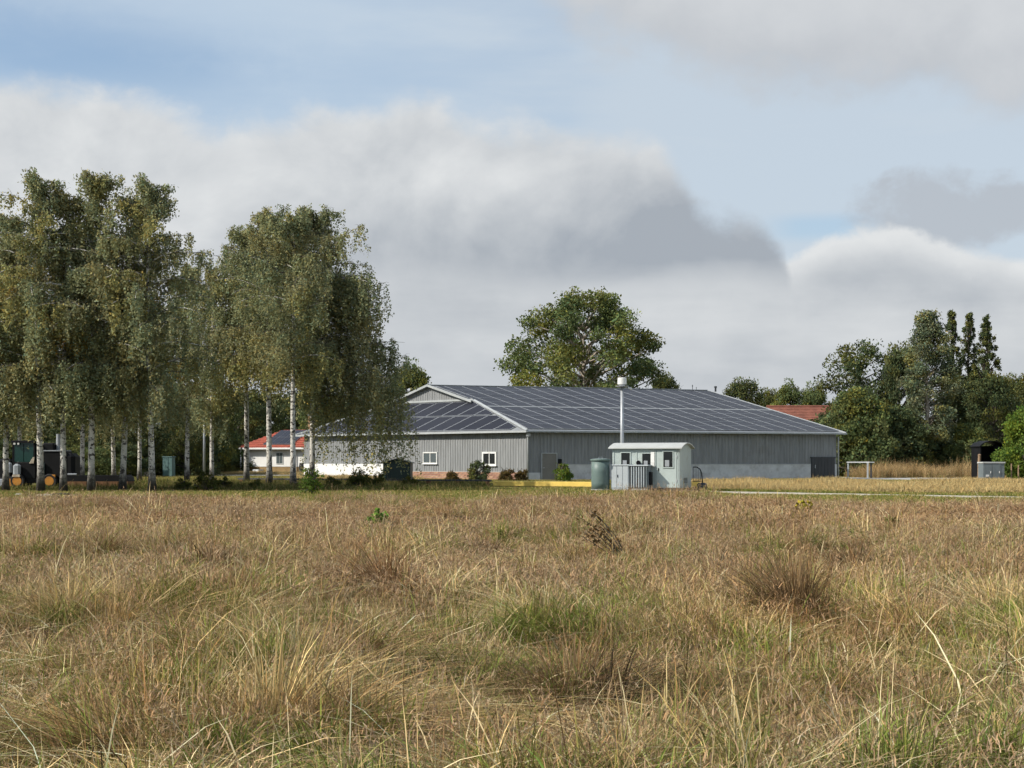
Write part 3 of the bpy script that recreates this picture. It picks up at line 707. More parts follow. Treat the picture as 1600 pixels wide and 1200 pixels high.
# yellow beam and dark rail
def beam(name, a, b, w, h, mat, label, cat, z=0.0, feet=4):
    d = (b-a); ln = d.to_2d().length; e = empty(name, a, label, cat, math.atan2(d.y, d.x))
    mb = MB(); mb.box((0,-w/2,z),(ln,w/2,z+h),mat,0.02); mb.build('beam', e)
    for k in range(feet):
        x = 0.3+(ln-0.6)*k/max(1,feet-1); mb = MB(); mb.box((x-.12,-w/2-.03,-0.05),(x+.12,w/2+.03,z-.002),M['rust']); mb.build('foot', e)
    return e
beam('yellow_barrier_beam', G(772,92.0), G(934,88.5), 0.28, 0.27, M['yellow'], 'long low yellow painted beam lying left of the green tank', 'beam', 0.11, 6)
beam('dark_barrier_rail', G(372,102.0), G(768,92.6), 0.10, 0.10, M['darkmetal'], 'long thin dark rail running along the ditch to the yellow beam', 'rail', 0.36, 10)

# dark shed
sh = empty('garden_shed', G(598.5,113.0), 'small dark green metal shed with a low gable roof before the hall', 'shed', R(-2))
SW, SD, SH_ = 2.02, 1.7, 1.46
mb = MB(); mb.box((-0.08,-0.12,-0.1),(SW+0.08,SD+0.05,0.16),M['concrete']); mb.build('base', sh)
mb = MB()
for k in range(12):
    x0 = SW*k/12; mb.box((x0+0.005,-0.012,0.16),(x0+SW/12-0.02,0.0,SH_-.02),M['shedgreen'])
mb.build('front_ribs', sh)
mb = MB(); mb.box((0,0.0,0.16),(SW,SD,SH_),M['shedgreen']); mb.rings([[(0,0.0,SH_),(SW,0.0,SH_),(SW/2,0.0,SH_+.26)],[(0,SD,SH_),(SW,SD,SH_),(SW/2,SD,SH_+.26)]],M['shedgreen']); mb.build('body', sh)
mb = MB(); 
for s_ in (-1,1):
    e = SW/2 + s_*(SW/2+.18); mb.rings([[(SW/2,-.18,SH_+.32),(e,-.18,SH_-.01),(e,-.18,SH_-.05),(SW/2,-.18,SH_+.27)],[(SW/2,SD+.1,SH_+.32),(e,SD+.1,SH_-.01),(e,SD+.1,SH_-.05),(SW/2,SD+.1,SH_+.27)]],M['shedroof'])
mb.build('roof', sh)
mb = MB(); mb.box((0.62,-0.035,0.2),(1.40,-0.013,1.38),M['shedgreen']); d_ = mb.build('door', sh)
mb = MB(); mb.box((1.30,-0.06,0.75),(1.34,-0.036,0.9),M['galv']); mb.build('handle', d_)

# ------------------------------------------------------------------ white house
HY = 190.0; hs = HY/F
ho = G(380, HY); house = empty('white_house', ho, 'white single-storey house with red tiled roof behind the birch trunks', 'house', R(-24))
hx = lambda px: (px-380)*hs
hz_ = lambda py: zat(py, HY)
WX = hx(520); WD = 9.0; EZ = hz_(699)
mb = MB(); mb.box((0,0,hz_(729)),(WX,WD,EZ),M['whitewall']); mb.build('wall', house)
mb = MB(); mb.box((0.05,0.05,-0.2),(WX,WD,hz_(729)),M['ochre']); mb.build('plinth', house)
ov = 0.75; RZ = hz_(671)
e = [(-ov,-ov,EZ-.05),(WX+ov,-ov,EZ-.05),(WX+ov,WD+ov,EZ-.05),(-ov,WD+ov,EZ-.05)]; r0 = (hx(418),WD/2,RZ); r1 = (WX-2,WD/2,RZ)
mb = MB()
for f in ([e[0],e[1],r1,r0],[e[1],e[2],r1],[e[2],e[3],r0,r1],[e[3],e[0],r0]): mb.poly(f, M['redtile'])
rf = mb.build('roof', house)
mb = MB(); mb.box((-ov-.05,-ov-.05,EZ-.26),(WX+ov,-ov+.05,EZ-.05),M['white']); mb.box((-ov-.05,-ov+.05,EZ-.26),(-ov+.05,WD+ov,EZ-.05),M['white']); mb.box((-ov+.05,-ov+.05,EZ-.2),(WX+ov,WD+ov,EZ-.12),M['white']); mb.build('eaves_board', house)
# tile courses on the front slope, as real steps
nrf = pl_n(e[0], e[1], r1)
for k in range(9):
    t_ = (k+.5)/9.3; a = lerp(Vector(e[0]), Vector(r0), t_)+nrf*.03; b = lerp(Vector(e[1]), Vector(r1), t_)+nrf*.03
    MB().tube([a, b], 0.07, 4, M['redtile']).build('tile_course', rf)
hp0 = Vector(r0); dn = Vector((0, -WD/2-ov, EZ-.05-RZ)); 
for i in range(4):
    for j in range(2):
        x0 = hx(417)+i*1.0*1.05; a = Vector((x0, WD/2, RZ)) + dn*(0.08+0.40*j); c_ = [a + dn*0.385, a + dn*0.385 + Vector((0.98,0,0)), a + Vector((0.98,0,0)), a]
        mbp = MB(); lo = [p+nrf*.08 for p in c_]; hi = [p+nrf*.15 for p in c_]; mbp.rings([lo,hi],M['frame'],caps=False); mbp.poly(hi,M['solar']); mbp.build('solar_panel', rf)
for (a,b,c_,d_) in ((441.5,446.5,708,724),(447.3,452.5,708,724),(388.5,391.5,709,724)):
    w = empty('window', (0,0,0), None, None); w.parent = house
    mb = MB(); mb.box((hx(a)-.06,-.07,hz_(d_)-.06),(hx(b)+.06,-.002,hz_(c_)+.06),M['white']); mb.build('frame', w)
    mb = MB(); mb.box((hx(a),-.085,hz_(d_)),(hx(b),-.071,hz_(c_)),M['glass']); mb.build('pane', w)
mb = MB(); mb.box((hx(466),WD/2-.4,RZ-.4),(hx(474),WD/2+.3,hz_(646)),M['chimney']); mb.box((hx(466)-.08,WD/2-.48,hz_(648.5)),(hx(474)+.08,WD/2+.38,hz_(647)),M['concrete']); mb.build('chimney', rf)
mb = MB(); mb.tube([(hx(477),-.12,0),(hx(477),-.12,EZ-.2)],.06,8,M['white']); mb.build('downpipe', house)
mb = MB(); mb.tube([(-.02,-.5,0),(-.02,-.5,EZ-.2)],.09,8,M['white']); mb.build('porch_post', house)
mb = MB(); mb.box((hx(407),-1.2,-.05),(hx(418),-.0,.55),M['concrete']); mb.box((hx(407),-1.7,-.05),(hx(418),-1.2,.28),M['concrete']); mb.build('front_steps', house)
br = empty('water_barrel', G(472.5,186.0), 'dark rain barrel standing against the white house wall', 'barrel')
mb = MB(); mb.lathe((0,0),[(.34,-.05),(.41,.3),(.43,.65),(.41,1.0),(.35,1.35)],18,M['rubber']); mb.build('body', br, True)
for z in (.3,1.0):
    mb = MB(); mb.lathe((0,0),[(.425,z-.03),(.44,z),(.425,z+.03)],18,M['darkmetal']); mb.build('hoop', br)

# ------------------------------------------------------------------ red roofed house on the right
rh = empty('red_roofed_house', G(1206,205.0), 'house with a faded red tiled roof rising behind the hall', 'house')
s2 = 205/F; zz = lambda py: zat(py, 205)
mb = MB(); mb.box((0.4,0.4,-.2),(12,9,zz(662)),M['whitewall']); mb.build('wall', rh)
mb = MB()
a = [(0,0,zz(663)),(14,0,zz(663)),(14,5,zz(633.5)),(0.2,5,zz(633.5))]; b_ = [(0,10,zz(663)),(14,10,zz(663)),(14,5,zz(633.5)),(0.2,5,zz(633.5))]
n_ = pl_n(*a[:3]); mb.slab(a, n_, .12, M['redtile2']); n2_ = pl_n(*b_[:3]); mb.slab(b_, n2_, .12, M['redtile2']); r_ = mb.build('roof', rh)
for k in range(11):
    t_ = (k+.4)/11.2; p0 = lerp(Vector(a[0]),Vector(a[3]),t_)+n_*.02; p1 = lerp(Vector(a[1]),Vector(a[2]),t_)+n_*.02
    MB().tube([p0,p1],.06,4,M['redtile2']).build('tile_course', r_)
MB().tube([Vector(a[3])+Vector((-.1,0,.05)), Vector(a[2])+Vector((0,0,.05))],.14,6,M['redtile2']).build('ridge_tiles', r_)
MB().poly([(.42,.4,zz(663)),(.42,9.6,zz(663)),(.42,5,zz(634.5))],M['redtile2']).build('gable', rh)

# ------------------------------------------------------------------ farm machine under the birches
TY = 90.0; ts = TY/F
tx = lambda px: (px-0)*ts
tzz = lambda py: zat(py, TY)
tt = empty('road_sweeper_tractor', G(0,TY), 'black tractor with orange wheel rims parked behind the left birches', 'tractor')
def tb(name, px0, px1, py0, py1, y0, y1, mat, parent=None, bev=0.05):
    mb = MB(); mb.box((tx(px0),y0,tzz(py1)),(tx(px1),y1,tzz(py0)),mat,bev); return mb.build(name, parent or tt)
tb('chassis', -10, 118, 745, 755, -.45, .75, M['black'])
tb('bonnet', -16, 22, 717, 746, -.35, .65, M['black'], bev=.12)
cab = tb('cab', 24, 60, 722, 747, -.5, .8, M['black'])
# cab glass house: pillars, roof, panes
for px in (24.5, 57.5):
    for y in (-.5, .72): tb('cab_pillar', px-1, px+1, 692, 722, y, y+.07, M['black'], cab, 0)
tb('cab_roof', 22, 61, 688.5, 692, -.58, .86, M['black'], cab, .03)
for (a,b) in ((26,40.5),(41.5,56)): tb('pane', a, b, 692.2, 721.8, -.47, -.44, M['glassgreen'], cab, 0)
tb('pane', 25, 57, 692.4, 721.6, .74, .77, M['glassgreen'], cab, 0)
tb('pane', 24, 24.6, 692.4, 721.6, -.40, .7, M['glassgreen'], cab, 0)
for px in (28,34): 
    mb = MB(); mb.tube([(tx(px),-.66,tzz(693.5)),(tx(px),-.58,tzz(693.5))],.06,10,M['white']); mb.build('work_light', tt)
tb('fender', 26, 38, 724.5, 741, -.78, -.5, M['grey'], bev=.12)
tb('fender', 16, 24, 722, 738, -.7, -.5, M['grey'], bev=.10)
tb('step_guard', 26, 38, 741.5, 745, -.80, -.55, M['log'], bev=.02)
mb = MB(); mb.rings([[(tx(56),-.56,tzz(714)),(tx(58.5),-.56,tzz(714)),(tx(57),-.56,tzz(724)),(tx(50),-.56,tzz(724))],[(tx(56),-.50,tzz(714)),(tx(58.5),-.50,tzz(714)),(tx(57),-.50,tzz(724)),(tx(50),-.50,tzz(724))]],M['log']); mb.build('side_shield', tt)
tb('hopper', 66, 106, 705, 745, -.55, .9, M['black'], bev=.04)
tb('hopper_lid', 64, 104, 703.5, 705.2, -.6, .95, M['grey'], bev=.01)
tb('rear_engine_cover', 104, 120, 708, 742, -.5, .9, M['black'], bev=.2)
tb('upper_housing', 66, 86, 692, 703.5, -.2, .7, M['black'], bev=.08)
mb = MB(); mb.tube([(tx(90),.2,tzz(704)),(tx(90),.2,tzz(678))],[.16,.13],12,M['grey']); mb.build('exhaust_stack', tt)
tb('green_canister', 69.5, 74.5, 722.5, 742, -.72, -.57, M['greencab'], bev=.04)
tb('rear_step', 80, 92, 741.5, 746, -.75, -.55, M['orange'], bev=.02)
def wheel(cx, y, r, rim):
    w = empty('wheel', (tx(cx), y, r), None, None); w.parent = tt
    n = 24
    prof = [(r*.62,-.13),(r*.9,-.14),(r,-.09),(r,.09),(r*.9,.14),(r*.62,.13)]
    mb = MB(); mb.rings([[(rr*math.cos(2*math.pi*k/n), yy, rr*math.sin(2*math.pi*k/n)) for k in range(n)] for rr,yy in prof],M['rubber']); mb.build('tyre', w)
    prof = [(r*.63,-.14),(r*.55,-.145),(r*.45,-.07),(r*.22,-.07),(r*.20,-.12),(r*.02,-.12)]
    mb = MB(); mb.rings([[(rr*math.cos(2*math.pi*k/n), yy, rr*math.sin(2*math.pi*k/n)) for k in range(n)] for rr,yy in prof],rim); mb.build('rim', w)
for cx in (33, 83):
    wheel(cx, -.62, .42, M['orange']); wheel(cx, .80, .42, M['orange'])
wheel(22, -.60, .34, M['orange'])
tb('front_weight', -14, 12, 748, 763.5, -.5, .6, M['galv'], bev=.05)
# low black trailer with rusty lower panel
tl = empty('low_trailer', G(104,88.5), 'long low black trailer with rust-brown side panel behind the birches', 'trailer')
lx = lambda px: (px-104)*88.5/F
zt8 = lambda py: zat(py, 88.5)
mb = MB(); mb.rings([[(lx(104),y,zt8(752)),(lx(205),y,zt8(752)),(lx(203.5),y,zt8(746)),(lx(199),y,zt8(742.5)),(lx(104),y,zt8(742.5))] for y in (-.6,.9)],M['black']); mb.build('deck', tl)
mb = MB(); mb.box((lx(106),-.63,zt8(762)),(lx(204),.85,zt8(752)+-.004),M['rust']); sp = mb.build('side_panel', tl)
for k in range(1,6):
    mb = MB(); x = lx(106+98*k/6); mb.box((x-.03,-.66,zt8(762)),(x+.03,-.631,zt8(752.4)),M['rust']); mb.build('stiffener', sp)
for px in (120,190):
    mb = MB(); mb.tube([(lx(px),-.5,.16),(lx(px),-.3,.16)],.16,14,M['rubber']); mb.build('wheel', tl)
mb = MB(); mb.tube([(lx(110),-.55,zt8(741)),(lx(124),-.55,zt8(741))],.05,6,M['galv']); mb.build('drawbar', tl)

# ------------------------------------------------------------------ small things on the left
uc = empty('utility_cabinet', G(253.5,150.0), 'grey-green utility cabinet standing alone beyond the birches', 'cabinet', R(-14))
mb = MB(); mb.box((0,0,-.05),(1.05,.75,.08),M['concrete']); mb.build('base', uc)
mb = MB(); mb.box((0.02,0.02,.08),(1.03,.72,1.95),M['greencab'],.02); mb.build('body', uc)
mb = MB(); mb.box((-.03,-.03,1.95),(1.08,.78,2.03),M['greencab'],.03); mb.build('lid', uc)
mb = MB(); mb.box((.06,-.01,.14),(.62,.018,1.9),M['greencab'],.005); d_ = mb.build('door', uc)
mb = MB(); mb.box((.55,-.04,.9),(.58,-.011,1.05),M['black']); mb.build('handle', d_)
lp = empty('lamp_post', G(319,150.0), 'slim grey lamp post rising among the birches', 'lamp post')
mb = MB(); mb.tube([(0,0,-.1),(0,0,7.5)],[.13,.08],12,M['galv']); mb.build('pole', lp, True)
mb = MB(); mb.tube([(0,0,7.45),(.3,-.2,7.6),(.8,-.5,7.65)],.05,8,M['galv']); mb.build('arm', lp)
mb = MB(); mb.box((.7,-.65,7.58),(1.25,-.4,7.70),M['grey'],.03); mb.build('lamp_head', lp)
mb = MB(); mb.box((-.16,-.16,-.1),(.16,.16,.05),M['concrete']); mb.build('foot', lp)
pp = empty('thin_post', G(279.5,160.0), 'thin bare metal post right of the grey-green cabinet', 'post')
mb = MB(); mb.tube([(0,0,-.1),(0,0,3.0)],.05,8,M['grey']); mb.build('pole', pp); mb = MB(); mb.lathe((0,0),[(.05,3.0),(.08,3.03),(.03,3.10)],8,M['grey']); mb.build('cap', pp)
for px, lab in ((226.5,'left one of two short yellow marker posts in the wood edge'),(235,'right one of two short yellow marker posts in the wood edge')):
    q = empty('marker_post', G(px,170.0), lab, 'post', group='yellow marker posts')
    mb = MB(); mb.tube([(0,0,-.1),(0,0,1.05)],.10,10,M['yellow']); mb.build('post', q); mb = MB(); mb.lathe((0,0),[(.13,1.05),(.16,1.2),(.08,1.38)],10,M['yellow']); mb.build('head', q)
for i,(px,Y,ln,n_,lab) in enumerate(((172,140,2.6,4,'short pale log pile at the wood edge, behind the low trailer'),(205,150,4.2,5,'long pale log pile lying right of the shorter one'))):
    lg = empty('log_pile', G(px,Y), lab, 'log pile', R(rnd.uniform(-12,4)))
    for k in range(n_):
        r_ = rnd.uniform(.12,.17); row = k//3; x = rnd.uniform(-.2,.2)
        mb = MB(); mb.tube([(x-ln/2,(k%3)*.34-.34+row*.16,.16+row*.29),(x+ln/2,(k%3)*.34-.34+row*.16,.15+row*.29)],[r_,r_*.9],10,M['log']); mb.build('log', lg)
def rock(name, loc, size, mat, label, seed, flat=.6, cat='stone'):
    import bmesh
    bm = bmesh.new(); bmesh.ops.create_icosphere(bm, subdivisions=3, radius=1)
    r_ = random.Random(seed); a = [(r_.uniform(.8,3), Vector((r_.uniform(-1,1),r_.uniform(-1,1),r_.uniform(-1,1)))*3, r_.uniform(0,6)) for _ in range(5)]
    for v in bm.verts:
        d = 1+sum(.09*math.sin(v.co.dot(w)*k+p) for k,w,p in a); v.co *= d
        v.co.x *= size[0]; v.co.y *= size[1]; v.co.z = max(-.3, v.co.z)*size[2]*flat*1.5
    me = bpy.data.meshes.new(name); bm.to_mesh(me); bm.free(); me.materials.append(mat)
    o = link(name, me, None, loc); tag(o, label, cat); return o
rock('pale_stone', G(29,70,.03), (.20,.14,.07), M['white'], 'small white stone on the grass by the left edge', 1)
rock('pale_stone', G(70,68,.04), (.36,.2,.10), M['stone'], 'long tan stone on the grass below the second birch', 2)
rock('pale_stone', G(115,68.5,.03), (.24,.16,.08), M['stone'], 'small tan stone on the grass below the fourth birch', 3)
rock('dark_clod', G(93,69.5,.05), (.50,.25,.10), M['darkstone'], 'flat dark brown clod between two tan stones', 4)

# ------------------------------------------------------------------ small things on the right
gf = empty('white_gate_frame', G(1324,141.0), 'white low frame like a small goal beyond the hall corner', 'frame', R(-8))
for (x,y) in ((0,0),(1.75,-.1),(2.15,1.0)):
    mb = MB(); mb.box((x,y,-.05),(x+.14,y+.14,1.42),M['trim'] if x < 2 else M['darkmetal']); mb.build('post', gf)
mb = MB(); mb.box((-.05,-.05,1.422),(1.98,.16,1.52),M['white']); mb.build('crossbar', gf)
mb = MB(); mb.box((1.72,.17,1.423),(2.45,1.25,1.51),M['trim']); mb.build('side_bar', gf)
bt = empty('dark_booth', G(1532,118.0), 'black open-fronted booth with a rounded roof at the right edge', 'booth', R(10))
bw, bd, bh = 1.85, 1.5, 2.75
mb = MB(); mb.box((0,0,-.05),(.08,bd,bh),M['black']); mb.build('side_wall', bt)
mb = MB(); mb.box((bw-.08,0,-.05),(bw,bd,bh),M['black']); mb.build('side_wall', bt)
mb = MB(); mb.box((.08,bd-.08,-.05),(bw-.08,bd,bh),M['black']); mb.build('back_wall', bt)
mb = MB(); ra=[]; rb=[]
for k in range(11):
    t_ = k/10; x = -.1+(bw+.2)*t_; z = bh-.02+.42*math.sin(math.pi*t_)**.7; ra.append((x,-.1,z)); rb.append((x,bd+.05,z))
ra += [(x,y,z-.07) for x,y,z in reversed(ra)]; rb += [(x,y,z-.07) for x,y,z in reversed(rb)]
mb.rings([ra,rb],M['black']); mb.build('roof', bt)
mb = MB(); mb.box((.3,.4,.9),(1.3,.9,1.0),M['rust']); mb.build('shelf', bt)
ct = empty('steel_chest', G(1536,111.0), 'dark grey steel chest with pale lid before the black booth', 'chest', R(6))
mb = MB(); mb.box((0,0,0.02),(1.62,.9,1.42),M['radiator'],.02); mb.build('body', ct)
mb = MB(); mb.box((-.05,-.05,1.42),(1.68,.95,1.52),M['kioskroof'],.015); mb.build('lid', ct)
for x in (.06,.72):
    mb = MB(); mb.box((x,-.02,.1),(x+.6,-.001,1.36),M['radiator'],.005); d_ = mb.build('door', ct)
    mb = MB(); mb.box((x+.48,-.05,.7),(x+.53,-.021,.85),M['white']); mb.build('handle', d_)
mb = MB(); mb.box((.2,-.03,.45),(.45,-.021,.6),M['white']); mb.build('label_plate', ct)
ps = empty('red_brown_post', G(1530,116.5), 'thick weathered red-brown post left of the black booth', 'post')
mb = MB(); mb.tube([(0,0,-.05),(0,0,1.2),(.02,0,2.0)],[.13,.12,.11],10,M['wood']); mb.build('post', ps); mb = MB(); mb.lathe((.02,0),[(.12,2.0),(.13,2.05),(.05,2.12)],10,M['wood']); mb.build('cap', ps)
for (px,h_,lab) in ((1580,1.35,'thin weathered fence post right of the steel chest'),(1591,1.25,'thin weathered fence post nearest the right edge')):
    q = empty('fence_post', G(px,112.0), lab, 'post', group='fence posts at the right edge'); mb = MB(); mb.tube([(0,0,-.05),(.02,0,h_)],[.06,.05],8,M['wood']); mb.build('post', q); mb = MB(); mb.lathe((.02,0),[(.05,h_),(.02,h_+.05)],8,M['wood']); mb.build('top', q)
wv = empty('white_van', G(1480,172.0), 'white van front showing low between the right-hand trees', 'van', R(8))
mb = MB(); mb.rings([[(0,y,.3),(1.0,y,.3),(1.0,y,2.35),(.45,y,2.35),(.1,y,1.5)] for y in (0,3.0)],M['white']); mb.build('body', wv)
mb = MB(); mb.box((.15,-.02,.15),(.9,.0,.5),M['darkmetal']); mb.build('bumper', wv)
for y in (.5,2.4):
    mb = MB(); mb.tube([(-.02,y,.32),(.2,y,.32)],.32,16,M['rubber']); mb.build('wheel', wv)
rock('white_bag', G(1466,172,.6), (.55,.4,.75), M['white'], 'white filled bag among the brown grass below the right trees', 9, .8, 'bag')
rock('white_bag', G(1459,172,.5), (.30,.3,.6), M['white'], 'smaller white bag left of the large one below the right trees', 10, .8, 'bag')

# ------------------------------------------------------------------ trees
def leaf_mesh(name, pos, size, tint, mat, droop=0.0, flat=0.0, aspect=1.6):
    """one bent four-sided leaf spray per point"""
    n = len(pos); pos = np.asarray(pos); size = np.asarray(size)[:, None]
    a = rng.normal(size=(n, 3)); a[:, 2] *= (1-flat); a[:, 2] -= droop; a /= np.linalg.norm(a, axis=1)[:, None] + 1e-9
    b = rng.normal(size=(n, 3)); b -= a*(a*b).sum(1)[:, None]; b /= np.linalg.norm(b, axis=1)[:, None] + 1e-9
    c = np.cross(a, b)
    l = size*aspect*.5; w = size*.5
    v0 = pos - a*l; v1 = pos + b*w*.9 + c*w*.25; v2 = pos + a*l; v3 = pos - b*w + c*w*.25
    V = np.stack([v0, v1, v2, v3], 1).reshape(-1, 3)
    q = np.arange(n*4).reshape(n, 4)
    return np_mesh(name, V, q, colors=np.repeat(np.asarray(tint), 4, axis=0), mat=mat)
def tints(n, base=(1,1,1), v=.28, yellow=0.008, group=None):
    t_ = 1 + rng.normal(size=(n,1))*v*.6
    c = np.clip(t_, .4, 1.9)*np.asarray(base)[None]
    hue = rng.normal(size=(n,1))*.10
    c = c*np.concatenate([1+hue, np.ones((n,1)), 1-hue], 1)
    y = rng.random(n) < yellow
    c[y] *= np.array([1.5, 1.25, .75])
    return c
def birch(seed, h=15.5, width=2.6, low=.18, lean=(0,0), dens=1.0, spread_side=0.0, leafsize=.088, curtain=0):
    """trunk, ascending limbs and hanging strands of small leaves"""
    r = random.Random(seed); mb = MB()
    tp = []; n = 14; wx, wy = r.uniform(-.25,.25), r.uniform(-.25,.25); ph = r.uniform(0,6)
    for i in range(n+1):
        t_ = i/n; z = h*t_*.985
        tp.append(Vector((lean[0]*t_*h + wx*math.sin(t_*3+ph)*t_*1.3, lean[1]*t_*h + wy*math.sin(t_*2.4+ph*1.3)*t_*1.3, z - (.15 if i == 0 else 0))))
    rb = .0098*h
    mb.tube(tp, [rb*(1.55 if i == 0 else 1)*(1-i/n)**.8+.018 for i in range(n+1)], 9, M['birch'])
    def trunk_at(t_):
        f = t_*n; i = min(n-1, int(f)); return tp[i].lerp(tp[i+1], f-i)
    LP, LS, LT = [], [], []
    nl = int(40*dens)
    for k in range(nl+curtain):
        t_ = low + (1-low)*((k+r.random())/nl)**.9 if k < nl else .27+.52*(k-nl+r.random())/curtain
        u = (t_-low)/(1-low)
        prof = max(.10, 1-((u-.36)/.68)**2)**.75 if u > .36 else .72+.28*math.sin(u/.36*math.pi/2)
        az = k*2.4+r.uniform(-.5,.5); ln = width*prof*r.uniform(.65,1.2)
        side = math.cos(az)
        if spread_side > 0: ln *= 1 + spread_side*max(0, side)*(1-u*.5)
        if k >= nl: az = r.uniform(-.6,.6); ln = width*r.uniform(.75,1.0)*(1.9-1.4*(t_-.27))
        if ln < .3: ln = .3
        kq = min(1.0, .30+ln/2.2)
        p = trunk_at(min(.985,t_)).copy(); el = R(r.uniform(28,58)+ (18 if u > .8 else 0)); el = el if k < nl else R(r.uniform(22,50))
        d = Vector((math.cos(az)*math.cos(el), math.sin(az)*math.cos(el), math.sin(el)))
        pts = [p.copy()]; ns = 7
        for i in range(ns):
            d = (d + Vector((r.uniform(-.14,.14), r.uniform(-.14,.14), -.17+.03*r.random()))).normalized(); p = p + d*(ln*1.25/ns); pts.append(p.copy())
        r0 = .013*ln+.012
        mb.tube(pts, [r0*(1-i/ns)+.006 for i in range(ns+1)], 4, M['birch'] if ln > 2 else M['barkdark'])
        ctint = r.choice([(1,1,1),(1.05,1,.9),(.85,.92,.92),(.95,.98,.92),(1.12,1.06,.8),(.8,.86,.86)])
        if r.random() < .02: ctint = (1.6,1.15,.65)
        # secondary twigs
        for i in range(1, ns+1):
            for rep in range(3 if i > 2 else 1):
                q = pts[i].lerp(pts[i-1], r.random()); az2 = r.uniform(0, 6.28); tl_ = r.uniform(.35,.95)*(.6+.5*prof)*kq
                e = q + Vector((math.cos(az2), math.sin(az2), r.uniform(-.1,.6)))*tl_*.7
                mb.tube([q, q.lerp(e,.6)+Vector((0,0,.05)), e], [.010,.007,.004], 3, M['barkdark'])
                for sidx in range(r.randint(2,3)):
                    st = q.lerp(e, r.uniform(.35,1.0)); sl = r.uniform(.35, 1.65)*(1.3-.75*u)*(1.35 if spread_side else 1)*(.5+.5*kq)*(1.5 if k >= nl else 1)
                    m_ = int(sl*17)+5
                    tt_ = np.sort(rng.random(m_))
                    sw = np.array([r.uniform(-.25,.25), r.uniform(-.25,.25), -1.0])*sl
                    pos = np.array(st)[None] + sw[None]*tt_[:,None] + rng.normal(size=(m_,3))*np.array([.075,.075,.06])
                    LP.append(pos); LS.append(rng.uniform(.6,1.25,m_)*leafsize); LT.append(tints(m_, np.array(ctint)*r.uniform(.85,1.15)))
    pos = np.concatenate(LP)
    return mb.mesh('trunk', smooth=True), leaf_mesh('crown', pos, np.concatenate(LS), np.concatenate(LT), M['leaf_birch'], droop=.7)
def broad(seed, h=12, crown_w=7, low=.25, leaf=.22, nclump=90, per=150, mat='leaf_broad', bark='barkdark', limbs=8, spire=0.0, yellow=.015, shape='dome', clump_r=(.7,1.3), var=.3, hollow=.5):
    """limbs reaching into leaf clumps; clumps are shells of leaves with gaps between"""
    r = random.Random(seed); mb = MB(); base = Vector((0,0,-.2))
    n = 8; top = Vector((r.uniform(-.4,.4), r.uniform(-.4,.4), h*.80)); tp = [base.lerp(top, i/n)+Vector((r.uniform(-.1,.1),r.uniform(-.1,.1),0))*(i > 0)*h*.04 for i in range(n+1)]
    rb = .017*h+.05
    mb.tube(tp, [rb*(1-i/n)**.85+.02 for i in range(n+1)], 8, M[bark])
    LP, LS, LT = [], [], []
    cl = []
    for k in range(nclump):
        u = (k+r.random())/nclump
        z = h*(low+(1-low)*u*.97)
        if shape == 'dome': w = math.sqrt(max(0, 1-((u-.42)/.60)**2))
        elif shape == 'spire': w = max(.12, 1-u**2.6)
        elif shape == 'column': w = max(.3, 1-u**5)
        elif shape == 'bush': w = math.sqrt(max(0.02, 1-u**2))
        else: w = 1
        rad = crown_w/2*w*math.sqrt(r.uniform(.12,1)); az = k*2.39996+r.uniform(-.6,.6)
        cl.append(Vector((math.cos(az)*rad, math.sin(az)*rad, z+r.uniform(-.3,.3))))
    for k, c in enumerate(cl):
        # limb from the trunk up into the clump
        tz_ = max(.08, min(.93, (c.z - .45*math.hypot(c.x,c.y) - (1.2 if shape=='spire' else 0))/h*1.0))
        f = min(.99, tz_/.80)*n; i = min(n-1, int(f)); s0 = tp[i].lerp(tp[i+1], f-i)
        mid = s0.lerp(c,.55)+Vector((r.uniform(-.3,.3), r.uniform(-.3,.3), r.uniform(0,.5)))
        rr = .010*(c-s0).length+.02
        mb.tube([s0, mid, c], [rr*1.5, rr, .012], 4, M[bark])
        cr = r.uniform(*clump_r)
        for s_ in range(3):
            e = c+Vector((r.gauss(0,1), r.gauss(0,1), r.gauss(0,.7)))*cr*.6; mb.tube([c, e], [.015,.006], 3, M[bark])
        m_ = int(per*r.uniform(.6,1.3)*(cr/sum(clump_r)*2)**2)
        d = rng.normal(size=(m_,3)); d /= np.linalg.norm(d,axis=1)[:,None]
        rad = (hollow + (1-hollow)*rng.random(m_))**.6
        ax = np.array([r.uniform(.8,1.25), r.uniform(.8,1.25), r.uniform(.6,.9)])*cr
        if shape == 'spire': ax *= np.array([.75,.75,1.7])*(1-.45*c.z/h)
        if shape == 'column' and crown_w < 4: ax *= np.array([.8,.8,1.8])*(1-.4*c.z/h)
        # lumps inside the clump
        lump = 1+.25*np.sin(d@rng.normal(size=3)*4+r.uniform(0,6))+.18*np.sin(d@rng.normal(size=3)*7)
        pos = np.array(c)[None] + d*rad[:,None]*ax[None]*lump[:,None] + rng.normal(size=(m_,3))*.06
        ct = np.array(r.choice([(1,1,1),(1.12,1.06,.85),(.82,.9,.9),(.75,.85,.85),(1.25,1.12,.75),(.92,1,.9)]))*r.uniform(1-var*.5,1+var*.5)
        LP.append(pos); LS.append(rng.uniform(.6,1.3,m_)*leaf); LT.append(tints(m_, ct, .3, yellow))
    pos = np.concatenate(LP); pos[:,2] = np.maximum(pos[:,2], .02)
    return mb.mesh('trunk', smooth=True), leaf_mesh('crown', pos, np.concatenate(LS), np.concatenate(LT), M[mat], droop=.15)
def plant_tree(name, meshes, loc, label, cat='tree', scale=1.0, rz=0.0, group=None, sz=None):
    e = empty(name, loc, label, cat, rz, group); e.scale = (scale, scale, sz or scale)
    link('trunk', meshes[0], e); link('crown', meshes[1], e)
    return e

